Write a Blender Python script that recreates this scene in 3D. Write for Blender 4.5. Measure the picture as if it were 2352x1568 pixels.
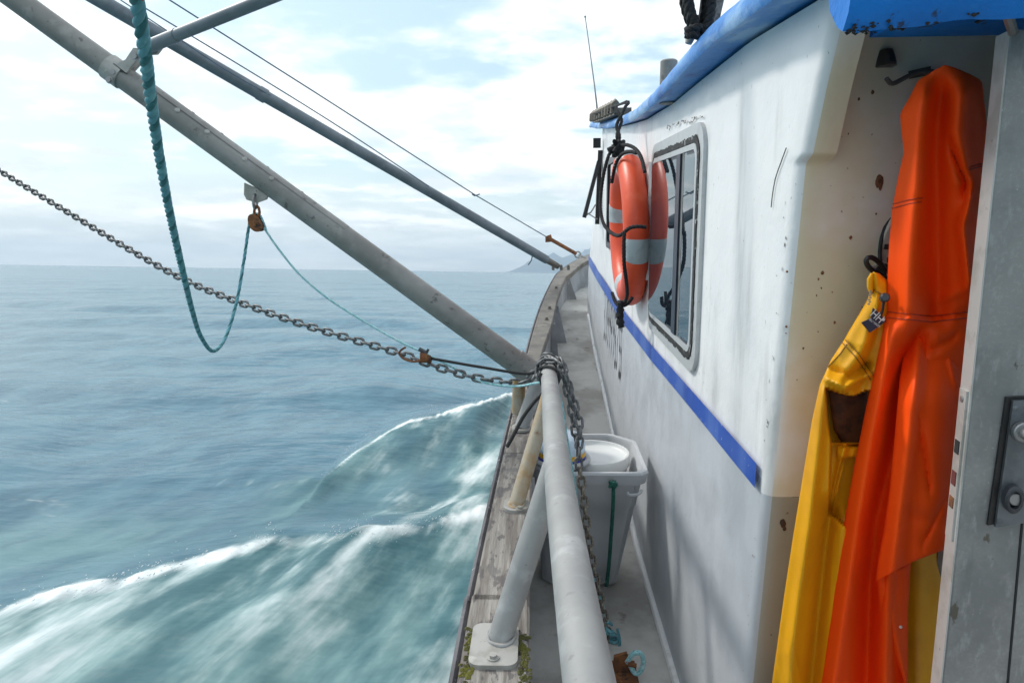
import bpy, math, random
import numpy as np
from mathutils import Vector, Matrix
random.seed(7)
rng = np.random.default_rng(11)
R_ = math.radians
for o in list(bpy.data.objects):
    bpy.data.objects.remove(o)
scene = bpy.context.scene
col = scene.collection

# ------------------------------------------------------------------ camera
CAM_H = 1.95                       # eye height over mean sea level
FPX, CX, CY = 1600.0, 1176.0, 784.0
pitch, roll = math.atan(159 / 1600), 0.0152
r0, u0 = Vector((1, 0, 0)), Vector((0, math.sin(pitch), math.cos(pitch)))
Fc = Vector((0, math.cos(pitch), -math.sin(pitch)))
Rc = r0 * math.cos(roll) + u0 * math.sin(roll)
Uc = u0 * math.cos(roll) - r0 * math.sin(roll)
EYE = Vector((0, 0, CAM_H))
cd = bpy.data.cameras.new('camera')
cam = bpy.data.objects.new('camera', cd)
col.objects.link(cam)
cam.matrix_world = Matrix(((Rc.x, Uc.x, -Fc.x, 0), (Rc.y, Uc.y, -Fc.y, 0), (Rc.z, Uc.z, -Fc.z, CAM_H), (0, 0, 0, 1)))
cd.sensor_width = 36
cd.lens = FPX / 2352 * 36
cd.clip_start, cd.clip_end = 0.05, 90000
scene.camera = cam

# ------------------------------------------------------------------ sky, sun, exposure
SUN = Vector((-1.0, 0.62, 1.12)).normalized()      # towards the sun: ahead on the port side, mid height
EXPOSURE = 1.0
elev, azim = math.asin(SUN.z), math.atan2(SUN.x, SUN.y)
scene.view_settings.view_transform = 'Standard'
scene.view_settings.look = 'None'
scene.view_settings.exposure = EXPOSURE
scene.view_settings.gamma = 1
scene.view_settings.use_curve_mapping = False
sd = bpy.data.lights.new('sun', 'SUN')
sd.energy, sd.angle, sd.color = 1.25, R_(7), (1.0, 0.96, 0.9)
sun = bpy.data.objects.new('sun', sd)
col.objects.link(sun)
sun.rotation_euler = (-SUN).to_track_quat('-Z', 'Y').to_euler()


class NT:
    """small helper for node trees"""
    def __init__(s, tree):
        s.t = tree
    def n(s, kind, **kw):
        nd = s.t.nodes.new(kind)
        for k, v in kw.items():
            if k.startswith('i_'):
                nd.inputs[k[2:].replace('_', ' ')].default_value = v
            else:
                setattr(nd, k, v)
        return nd
    def l(s, a, b):
        s.t.links.new(a, b)
    def val(s, sock, v):
        if hasattr(v, 'is_output'):
            s.l(v, sock)
        else:
            sock.default_value = v
    def m(s, op, a, b=0.0, c=None, clamp=False):
        nd = s.t.nodes.new('ShaderNodeMath')
        nd.operation, nd.use_clamp = op, clamp
        s.val(nd.inputs[0], a)
        s.val(nd.inputs[1], b)
        if c is not None:
            s.val(nd.inputs[2], c)
        return nd.outputs[0]
    def step(s, v, lo, hi, a=0.0, b=1.0):
        nd = s.t.nodes.new('ShaderNodeMapRange')
        nd.interpolation_type = 'SMOOTHSTEP'
        s.val(nd.inputs[0], v)
        for k, q in zip((1, 2, 3, 4), (lo, hi, a, b)):
            nd.inputs[k].default_value = q
        return nd.outputs[0]
    def noise(s, vec, scale, detail=4, rough=.55, stretch=None, off=0.0):
        if stretch is not None or off:
            mp = s.t.nodes.new('ShaderNodeMapping')
            s.l(vec, mp.inputs[0])
            mp.inputs['Scale'].default_value = stretch or (1, 1, 1)
            mp.inputs['Location'].default_value = (off, off * .7, off * 1.3)
            vec = mp.outputs[0]
        nd = s.t.nodes.new('ShaderNodeTexNoise')
        s.l(vec, nd.inputs['Vector'])
        nd.inputs['Scale'].default_value = scale
        nd.inputs['Detail'].default_value = detail
        nd.inputs['Roughness'].default_value = rough
        return nd.outputs[0]
    def mix(s, f, a, b):
        nd = s.t.nodes.new('ShaderNodeMix')
        nd.data_type = 'RGBA'
        s.val(nd.inputs[0], f)
        for sock, v in ((nd.inputs[6], a), (nd.inputs[7], b)):
            s.val(sock, v if hasattr(v, 'is_output') else (*v, 1) if len(v) == 3 else v)
        return nd.outputs[2]


world = bpy.data.worlds.new('World')
scene.world = world
world.use_nodes = True
wt = NT(world.node_tree)
world.node_tree.nodes.clear()
sky = wt.n('ShaderNodeTexSky', sky_type='NISHITA', sun_disc=False, sun_elevation=elev, sun_rotation=azim, air_density=1.2, dust_density=2.5, ozone_density=1.0)
tc = wt.n('ShaderNodeTexCoord')
sep = wt.n('ShaderNodeSeparateXYZ')
wt.l(tc.outputs['Generated'], sep.inputs[0])
zz = wt.m('ADD', wt.m('MAXIMUM', sep.outputs[2], 0.0), 0.16)      # clouds lie on a layer: nearer the horizon they crowd together
comb = wt.n('ShaderNodeCombineXYZ')
wt.l(wt.m('DIVIDE', sep.outputs[0], zz), comb.inputs[0])
wt.l(wt.m('DIVIDE', sep.outputs[1], zz), comb.inputs[1])
n1 = wt.noise(comb.outputs[0], 1.15, 8, .56, stretch=(1, 1.25, 1), off=3.7)
n2 = wt.noise(comb.outputs[0], 3.6, 6, .55, stretch=(1, 1.3, 1), off=9.1)
cover = wt.step(wt.m('ADD', wt.m('MULTIPLY', n1, .72), wt.m('MULTIPLY', n2, .28)), .43, .57)
low = wt.step(sep.outputs[2], 0.0, .16, 1, 0)                      # veil of haze low down
cover = wt.m('MAXIMUM', cover, wt.m('MULTIPLY', low, .9))
shade = wt.step(wt.noise(comb.outputs[0], 1.9, 6, .6, off=21.0), .36, .64)
cloud = wt.mix(shade, (5.1, 5.5, 5.75), (8.3, 8.4, 8.4))
blue = wt.mix(.6, sky.outputs[0], (3.1, 4.5, 5.0))
bg = wt.n('ShaderNodeBackground')
bg.inputs[1].default_value = 0.1
wt.l(wt.mix(cover, blue, cloud), bg.inputs[0])
wo = wt.n('ShaderNodeOutputWorld')
wt.l(bg.outputs[0], wo.inputs[0])

# ------------------------------------------------------------------ boat frame: x to starboard, y forward, z up, origin at the eye
_a = -0.010
Fb = (Rc * .035 + Uc * .196 + Fc).normalized()
Ub = (Rc * _a + Uc + Fc * (-.196 - .035 * _a)).normalized()
Rb = Fb.cross(Ub)
BM = Matrix(((Rb.x, Fb.x, Ub.x, 0), (Rb.y, Fb.y, Ub.y, 0), (Rb.z, Fb.z, Ub.z, CAM_H), (0, 0, 0, 1)))


def ray(X, Y):
    d = Rc * ((X - CX) / FPX) + Uc * ((CY - Y) / FPX) + Fc
    return Vector((d.dot(Rb), d.dot(Fb), d.dot(Ub)))
def PX(X, Y, x):        # the point of the boat plane x = const seen along a sight line
    r = ray(X, Y); return r * (x / r.x)
def PY(X, Y, y):
    r = ray(X, Y); return r * (y / r.y)
def PZ(X, Y, z):
    r = ray(X, Y); return r * (z / r.z)
def SEA(X, Y, h):       # on the level z = h of the sea, world axes
    d = Rc * ((X - CX) / FPX) + Uc * ((CY - Y) / FPX) + Fc
    return EYE + d * ((h - CAM_H) / d.z)
def lerp(a, b, t):
    return a + (b - a) * t
def interp(x, tab):
    return float(np.interp(x, [p[0] for p in tab], [p[1] for p in tab]))


# ------------------------------------------------------------------ materials
MATS = {}
def mat(name, base, rough=.5, metal=0.0, layers=(), bump=None, spec=.5, coat=0.0, ior=None, rlayer=None):
    """layers: (colour, scale, lo, hi, strength, stretch) laid one over the other by noise"""
    m = bpy.data.materials.new(name)
    m.use_nodes = True
    t = NT(m.node_tree)
    b = m.node_tree.nodes['Principled BSDF']
    co = t.n('ShaderNodeTexCoord').outputs['Object']
    c = (*base, 1)
    for k, L in enumerate(layers):
        cl, sc, lo, hi = L[:4]
        st = L[4] if len(L) > 4 else 1.0
        stretch = L[5] if len(L) > 5 else None
        f = t.step(t.noise(co, sc, 5, .6, stretch, off=3.1 * k + 1.7), lo, hi, 0, st)
        c = t.mix(f, c, cl)
    if hasattr(c, 'is_output'):
        t.l(c, b.inputs['Base Color'])
    else:
        b.inputs['Base Color'].default_value = c
    if rlayer:
        t.l(t.step(t.noise(co, rlayer[0], 4, .6), .35, .65, rlayer[1], rlayer[2]), b.inputs['Roughness'])
    else:
        b.inputs['Roughness'].default_value = rough
    b.inputs['Metallic'].default_value = metal
    b.inputs['Specular IOR Level'].default_value = spec
    b.inputs['Coat Weight'].default_value = coat
    if ior:
        b.inputs['IOR'].default_value = ior
    if bump:
        bn = t.n('ShaderNodeBump')
        bn.inputs['Strength'].default_value = bump[1]
        bn.inputs['Distance'].default_value = bump[2]
        t.l(t.noise(co, bump[0], 5, .6, bump[3] if len(bump) > 3 else None), bn.inputs['Height'])
        t.l(bn.outputs[0], b.inputs['Normal'])
    MATS[name] = m
    return m


V3 = (1, 1, .12)
mat('white_paint', (.80, .80, .80), .42, layers=[((.66, .68, .69), 2.2, .45, .75, .35), ((.48, .48, .47), 9, .53, .74, .6, (1, 1, .18)),
    ((.13, .12, .11), 70, .675, .72, .8, (1, 1, .6)), ((.35, .35, .34), 3.2, .60, .74, .4, (1, 1, .5)), ((.25, .2, .15), 24, .74, .78, .7), ((.80, .81, .82), 5, .6, .75, .6, (1, 1, .3))],
    bump=(6, .3, .016), rlayer=(6, .3, .55))
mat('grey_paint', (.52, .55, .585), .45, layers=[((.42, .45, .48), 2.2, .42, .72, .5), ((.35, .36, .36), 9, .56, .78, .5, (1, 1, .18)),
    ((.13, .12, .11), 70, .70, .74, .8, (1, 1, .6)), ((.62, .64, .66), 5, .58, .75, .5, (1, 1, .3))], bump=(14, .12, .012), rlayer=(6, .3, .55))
mat('stained_paint', (.77, .74, .73), .5, layers=[((.64, .54, .34), 1.8, .39, .60, .85), ((.42, .36, .26), 6, .52, .8, .55, (1, 1, .14)),
    ((.10, .07, .05), 46, .70, .735, .9), ((.30, .14, .05), 17, .735, .77, .9, (1, 1, .55)), ((.08, .07, .06), 120, .71, .74, .7)], bump=(20, .1, .01))
mat('lower_stained_paint', (.37, .35, .30), .55, layers=[((.30, .27, .21), 3, .42, .7, .7), ((.24, .2, .13), 8, .55, .8, .5, (1, 1, .14)),
    ((.07, .05, .03), 30, .68, .73, .9)], bump=(20, .12, .01))
mat('blue_paint', (.001, .175, .60), .45, layers=[((.002, .12, .45), 3, .4, .65, .6), ((.02, .27, .64), 16, .58, .74, .4, (1, .25, 1)), ((.02, .03, .06), 34, .62, .68, .9)],
    bump=(26, .35, .012), spec=.3)
mat('worn_blue_paint', (.025, .22, .62), .42, layers=[((.34, .55, .80), 9, .42, .62, .8, (1, .3, 1)), ((.01, .11, .42), 15, .56, .66, .8, (1, .4, 1)),
    ((.03, .04, .09), 38, .67, .72, .9)], bump=(26, .4, .012))
mat('stripe_paint', (.018, .085, .42), .4, layers=[((.09, .18, .50), 7, .42, .66, .75, (1, 1, .15)), ((.012, .05, .28), 4, .52, .7, .6), ((.62, .64, .67), 46, .665, .70, .9)])
mat('black_paint', (.03, .03, .032), .5, layers=[((.2, .2, .2), 26, .58, .72, .6), ((.6, .6, .6), 60, .66, .7, .6)])
mat('weathered_timber', (.27, .25, .225), .85, layers=[((.15, .13, .115), 30, .40, .60, .9, (1, .07, 1)), ((.36, .34, .31), 50, .5, .66, .7, (1, .10, 1)),
    ((.10, .09, .09), 34, .54, .60, .8, (1, .35, 1)), ((.10, .095, .10), 9, .57, .62, .6, (1, .5, 1)), ((.10, .11, .045), 4, .60, .70, .5)], bump=(60, 1, .008, (1, .10, 1)))
mat('mossy_timber', (.075, .075, .018), .95, layers=[((.13, .125, .018), 12, .45, .6, 1), ((.05, .04, .025), 30, .52, .62, .9)], bump=(50, 1, .01))
mat('cap_metal', (.165, .15, .13), .6, .25, layers=[((.10, .09, .08), 6, .42, .62, .85), ((.30, .27, .23), 14, .55, .7, .7), ((.06, .05, .045), 40, .64, .7, .8), ((.15, .10, .05), 5, .60, .75, .5)], bump=(40, .3, .006))
mat('rub_strip', (.10, .095, .105), .6, layers=[((.05, .045, .05), 10, .45, .6, .8), ((.42, .42, .43), 34, .64, .70, .8)], bump=(40, .5, .01))
mat('rail_metal', (.31, .31, .305), .6, .2, layers=[((.26, .26, .26), 5, .42, .62, .8), ((.44, .445, .45), 14, .5, .7, .6), ((.17, .165, .16), 26, .62, .72, .5), ((.36, .24, .22), 7, .62, .75, .35, (1, .15, 1)),
    ((.12, .11, .10), 55, .69, .74, .7)], bump=(50, .12, .004))
mat('rusty_leg', (.38, .34, .27), .6, .2, layers=[((.34, .20, .07), 6, .38, .58, .9), ((.18, .08, .03), 17, .56, .68, .8), ((.44, .42, .38), 20, .62, .7, .7)], bump=(50, .3, .005))
mat('plate_metal', (.40, .39, .37), .55, .3, layers=[((.26, .25, .22), 9, .42, .62, .8), ((.55, .54, .5), 30, .6, .7, .6), ((.12, .09, .05), 30, .66, .72, .8)], bump=(60, .3, .004))
mat('pole_metal', (.275, .27, .26), .55, .3, layers=[((.19, .185, .175), 4, .4, .62, .8), ((.35, .345, .33), 9, .52, .7, .6), ((.10, .09, .085), 24, .60, .68, .75), ((.13, .12, .115), 7, .62, .74, .6),
    ((.40, .40, .38), 60, .68, .72, .5)], bump=(60, .1, .003))
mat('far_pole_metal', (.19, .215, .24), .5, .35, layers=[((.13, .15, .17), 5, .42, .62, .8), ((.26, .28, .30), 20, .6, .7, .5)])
mat('dull_steel', (.33, .33, .33), .42, .75, layers=[((.2, .19, .18), 20, .5, .65, .7)])
mat('wire_steel', (.10, .14, .19), .5, .4)
mat('rust', (.16, .062, .026), .85, layers=[((.28, .11, .04), 22, .45, .62, .8), ((.05, .03, .022), 30, .54, .64, .9)], bump=(120, .7, .003))
mat('chain_steel', (.135, .14, .145), .5, .55, layers=[((.23, .235, .235), 60, .5, .65, .8), ((.07, .06, .055), 90, .55, .66, .8)], bump=(200, .4, .002))
mat('rusty_chain_steel', (.15, .13, .11), .75, .25, layers=[((.34, .31, .25), 55, .47, .6, .8), ((.16, .08, .035), 45, .55, .66, .9), ((.05, .042, .035), 90, .56, .66, .8)], bump=(200, .5, .002))
mat('deck_paint', (.54, .525, .50), .8, layers=[((.29, .27, .25), 2.4, .4, .62, .8), ((.47, .455, .43), 7, .5, .7, .6), ((.15, .125, .10), 9, .60, .74, .8), ((.07, .055, .045), 50, .70, .74, .8)],
    bump=(90, .3, .004))
mat('hull_paint', (.10, .10, .11), .5, layers=[((.3, .3, .3), 14, .62, .7, .7)])
mat('bulwark_paint', (.33, .345, .37), .6, layers=[((.20, .21, .22), 3, .42, .65, .8), ((.10, .09, .08), 16, .62, .72, .7, (1, 1, .3)), ((.45, .46, .47), 12, .6, .7, .6)])
mat('window_frame', (.50, .515, .52), .42, .2, layers=[((.42, .42, .42), 20, .52, .68, .7), ((.1, .1, .1), 70, .68, .72, .7)])
mat('sealant', (.018, .018, .018), .7, layers=[((.42, .42, .41), 30, .60, .64, .75)])
mat('dark_frame', (.012, .018, .035), .35, spec=.5)
mat('glass', (.012, .02, .03), .015, spec=.5, ior=3.4)
mat('black_plastic', (.012, .012, .013), .35)
mat('black_rubber', (.02, .02, .021), .75, bump=(160, .3, .003))
mat('buoy_orange', (.80, .085, .022), .42, layers=[((.66, .06, .02), 5, .45, .65, .6), ((.86, .14, .06), 14, .55, .7, .5)], bump=(60, .06, .004))
mat('reflective_tape', (.46, .50, .51), .35, layers=[((.33, .36, .37), 20, .45, .62, .7)])
mat('black_rope', (.014, .014, .016), .85, layers=[((.05, .05, .055), 90, .55, .65, .7)], bump=(260, .8, .003))
mat('rope_teal', (.11, .31, .37), .75, layers=[((.19, .44, .48), 30, .5, .64, .8), ((.45, .05, .05), 27, .67, .69, .9)], bump=(400, .5, .002))
mat('rope_green', (.03, .15, .165), .75, layers=[((.10, .33, .36), 40, .52, .65, .8)], bump=(400, .5, .002))
mat('rope_pale', (.30, .58, .62), .7, layers=[((.50, .72, .74), 60, .48, .6, .8), ((.08, .34, .36), 110, .56, .62, .8), ((.52, .10, .09), 75, .665, .69, .9)], bump=(400, .6, .003))
mat('dark_green_rope', (.012, .10, .075), .8, bump=(300, .6, .003))
mat('pvc_orange', (1.0, .088, .004), .55, layers=[((1.0, .072, .003), 4, .42, .65, .6), ((.55, .04, .01), 80, .74, .77, .5)], bump=(30, .04, .004), spec=.2)
mat('pvc_yellow', (.80, .375, .004), .45, layers=[((.62, .27, .008), 5, .45, .66, .6), ((.36, .15, .02), 26, .70, .76, .5)], bump=(30, .05, .004), spec=.4)
mat('seam_orange', (.52, .045, .006), .6)
mat('seam_yellow', (.33, .15, .01), .6)
mat('shade_brown', (.12, .040, .012), .7, layers=[((.04, .014, .006), 30, .45, .6, .8)])  # dark brown for the shade inside the jacket opening
mat('bronze_grip', (.16, .14, .11), .55, layers=[((.07, .06, .05), 20, .45, .6, .8)])
mat('navy_patch', (.022, .028, .055), .5)
mat('white_print', (.72, .72, .70), .6)
mat('bin_grey', (.50, .51, .53), .5, layers=[((.42, .43, .44), 3, .42, .62, .7), ((.16, .15, .14), 50, .72, .75, .7)])
mat('white_plastic', (.68, .69, .68), .4, layers=[((.6, .6, .58), 6, .5, .7, .6)])
mat('milky_plastic', (.56, .68, .80), .3)
mat('label_yellow', (.78, .42, .01), .45)
mat('label_blue', (.04, .07, .45), .45)
mat('door_metal', (.29, .29, .285), .5, .4, layers=[((.36, .36, .355), 150, .5, .66, .6), ((.20, .205, .205), 6, .40, .62, .85), ((.38, .385, .385), 60, .52, .70, .6, (1, 1, .35)), ((.10, .085, .06), 30, .66, .72, .85, (1, 1, .5)), ((.50, .50, .50), 120, .68, .72, .6), ((.13, .135, .14), 11, .60, .72, .5, (1, 1, .2))],
    bump=(90, .15, .003))
mat('door_edge_metal', (.52, .51, .49), .5, .4, layers=[((.38, .37, .34), 14, .45, .64, .8), ((.12, .10, .08), 50, .69, .74, .8)])
mat('lock_metal', (.17, .185, .20), .42, .6, layers=[((.11, .12, .13), 16, .45, .62, .7)])
mat('red_paint', (.13, .04, .04), .5)
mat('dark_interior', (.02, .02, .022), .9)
mat('lamp_dark', (.035, .038, .045), .3)
mat('grime', (.10, .09, .08), .8)
mat('plaque', (.50, .46, .40), .5, layers=[((.38, .34, .28), 9, .45, .62, .7)])
mat('foam_white', (.82, .85, .86), .6)
mat('hazed_forest_hill', (.02, .095, .18), .95, layers=[((.015, .07, .13), .004, .45, .6, .8)])  # wooded hill with the blue of distance haze mixed into its colour

# ------------------------------------------------------------------ mesh building
BASE = {}
class MB:
    def __init__(s):
        s.v, s.f = [], []
    def add(s, vs, fs):
        k = len(s.v)
        s.v += [tuple(p) for p in vs]
        s.f += [tuple(i + k for i in q) for q in fs]
        return s
    def hexa(s, p):        # eight corners: four below, four above, same turning sense
        return s.add(p, [(3, 2, 1, 0), (4, 5, 6, 7), (0, 1, 5, 4), (1, 2, 6, 5), (2, 3, 7, 6), (3, 0, 4, 7)])
    def box(s, x0, x1, y0, y1, z0, z1):
        return s.hexa([(x0, y0, z0), (x1, y0, z0), (x1, y1, z0), (x0, y1, z0), (x0, y0, z1), (x1, y0, z1), (x1, y1, z1), (x0, y1, z1)])
    def grid(s, rows, closed=False, cap=False):
        n, m = len(rows), len(rows[0])
        fs = []
        for i in range(n - 1):
            for j in range(m if closed else m - 1):
                k = (j + 1) % m
                fs.append((i * m + j, i * m + k, (i + 1) * m + k, (i + 1) * m + j))
        if cap:
            fs += [tuple(range(m))[::-1], tuple(range((n - 1) * m, n * m))]
        return s.add([p for r in rows for p in r], fs)
    def tube(s, pts, r, seg=10, cap=True, closed=False, rough=0.0):
        pts = [Vector(p) for p in pts]
        n = len(pts)
        rs = r if hasattr(r, '__len__') else [r] * n
        nrm = None
        rows = []
        for i, p in enumerate(pts):
            a, b = (pts[(i - 1) % n], pts[(i + 1) % n]) if closed else (pts[max(i - 1, 0)], pts[min(i + 1, n - 1)])
            t = (b - a).normalized()
            if nrm is None:
                nrm = t.orthogonal().normalized()
            nrm = (nrm - t * nrm.dot(t)).normalized()
            bi = t.cross(nrm)
            rows.append([p + (nrm * math.cos(2 * math.pi * j / seg) + bi * math.sin(2 * math.pi * j / seg)) * rs[i] * (1 + rough * random.uniform(-1, 1)) for j in range(seg)])
        if closed:
            rows.append(rows[0])
        return s.grid(rows, True, cap and not closed)
    def disc(s, c, axis, r, h, seg=20, bevel=.15):      # a short cylinder with a softened rim
        c, a = Vector(c), Vector(axis).normalized()
        b = min(r, h) * bevel
        return s.tube([c, c + a * .0001, c + a * b, c + a * (h - b), c + a * (h - .0001), c + a * h], [r * .05, r - b, r, r, r - b, r * .05], seg)
    def prism(s, poly, d):          # a flat outline given thickness along d
        n = len(poly)
        d = Vector(d)
        a = [Vector(p) for p in poly]
        fs = [tuple(range(n))[::-1], tuple(range(n, 2 * n))] + [(i, (i + 1) % n, n + (i + 1) % n, n + i) for i in range(n)]
        return s.add(a + [p + d for p in a], fs)
    def build(s, name, material, parent=None, base=None, sharp=40, world_space=False):
        b = Vector(BASE[parent.name]) if parent is not None else Vector(base or (0, 0, 0))
        me = bpy.data.meshes.new(name)
        me.from_pydata([tuple(Vector(p) - b) for p in s.v], [], s.f)
        me.polygons.foreach_set('use_smooth', [True] * len(me.polygons))
        me.set_sharp_from_angle(angle=R_(sharp))
        me.materials.append(MATS[material] if isinstance(material, str) else material)
        me.update()
        o = bpy.data.objects.new(name, me)
        col.objects.link(o)
        if parent is not None:
            o.parent = parent
        else:
            o.matrix_world = Matrix.Translation(b) if world_space else BM @ Matrix.Translation(b)
        BASE[o.name] = tuple(b)
        return o


def tag(o, label=None, cat=None, group=None, kind=None):
    for k, v in (('label', label), ('category', cat), ('group', group), ('kind', kind)):
        if v:
            o[k] = v
    return o
def thing(name, label, cat, base=(0, 0, 0), group=None):
    o = bpy.data.objects.new(name, None)
    o.empty_display_size = .05
    col.objects.link(o)
    o.matrix_world = BM @ Matrix.Translation(Vector(base))
    BASE[o.name] = tuple(base)
    return tag(o, label, cat, group)
def spline(pts, step=.02, closed=False):
    """a smooth line through the points, resampled at even steps"""
    p = [Vector(q) for q in pts]
    n = len(p)
    out = []
    for i in range(n if closed else n - 1):
        if closed:
            a, b, c, d = p[(i - 1) % n], p[i], p[(i + 1) % n], p[(i + 2) % n]
        else:
            b, c = p[i], p[i + 1]
            a = p[i - 1] if i else b * 2 - c
            d = p[i + 2] if i + 2 < n else c * 2 - b
        for k in range(24):
            t = k / 24
            out.append(.5 * ((2 * b) + (c - a) * t + (2 * a - 5 * b + 4 * c - d) * t * t + (3 * b - a - 3 * c + d) * t ** 3))
    if not closed:
        out.append(p[-1])
    res, acc = [out[0]], 0.0
    for a, b in zip(out, out[1:] + ([out[0]] if closed else [])):
        L = (b - a).length
        while acc + L >= step and L > 0:
            t = (step - acc) / L
            a = a.lerp(b, t)
            res.append(a)
            L = (b - a).length
            acc = 0.0
        acc += L
    if not closed and (res[-1] - out[-1]).length > step * .3:
        res.append(out[-1])
    return res
def strands(path, R, pitch, n=3, fine=10, phase=0.0):
    """the centre lines of the twisted strands of a laid rope along path; R may vary along it"""
    L = sum((b - a).length for a, b in zip(path, path[1:]))
    pts = spline(path, pitch / fine)
    out = [[] for _ in range(n)]
    nrm, s = None, 0.0
    for i, p in enumerate(pts):
        a, b = pts[max(i - 1, 0)], pts[min(i + 1, len(pts) - 1)]
        t = (b - a).normalized()
        nrm = t.orthogonal().normalized() if nrm is None else (nrm - t * nrm.dot(t)).normalized()
        bi = t.cross(nrm)
        if i:
            s += (p - pts[i - 1]).length
        rr = R(s / L) if callable(R) else R
        for k in range(n):
            an = 2 * math.pi * (s / pitch + k / n) + phase
            out[k].append(p + (nrm * math.cos(an) + bi * math.sin(an)) * rr * .46)
    return out
def rope_into(mb, path, R, pitch=None, seg=6):
    for st in strands(path, R, pitch or R * 5.5, fine=8):
        mb.tube(st, R * .56, seg)
    return mb
def bolt_into(mb, c, axis, r=.012, h=.009):
    c, a = Vector(c), Vector(axis).normalized()
    mb.tube([c, c + a * h * .3], r * 1.55, 14)
    return mb.tube([c + a * h * .3, c + a * h], r, 6)
def text_mesh(s, M, size, thick=.0, name='lettering', shear=0):
    cu = bpy.data.curves.new('t', 'FONT')
    cu.body, cu.size, cu.extrude, cu.resolution_u = s, size, thick, 3
    cu.align_x = 'CENTER'; cu.align_y = 'CENTER'
    to = bpy.data.objects.new('t', cu)
    col.objects.link(to)
    dg = bpy.context.evaluated_depsgraph_get()
    me = bpy.data.meshes.new_from_object(to.evaluated_get(dg))
    vs = [M @ v.co for v in me.vertices]
    fs = [tuple(p.vertices) for p in me.polygons]
    bpy.data.objects.remove(to); bpy.data.curves.remove(cu); bpy.data.meshes.remove(me)
    return MB().add(vs, fs)
def rrect(cy, cz, hy, hz, r, n=6):
    """outline of a rounded rectangle in the (y, z) plane"""
    out = []
    for sy, sz, a0 in ((1, 1, 0), (-1, 1, 90), (-1, -1, 180), (1, -1, 270)):
        for k in range(n + 1):
            a = R_(a0 + 90 * k / n)
            out.append((cy + sy * (hy - r) + r * math.cos(a), cz + sz * (hz - r) + r * math.sin(a)))
    return out
def ring_plate(outer, inner, x0, x1, jitter=0.0):
    """a flat ring between two outlines in (y, z), from x0 (wall) to x1 (seaward)"""
    mb = MB()
    rows = []
    for j in range(len(outer)):
        (a, b), (c, d) = outer[j], inner[j]
        q = [random.uniform(-jitter, jitter) for _ in range(4)]
        rows.append([(x0, a, b), (x1, a + q[0], b + q[1]), (x1, c + q[2], d + q[3]), (x0, c, d)])
    rows.append(rows[0])
    return mb.grid(rows)

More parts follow.
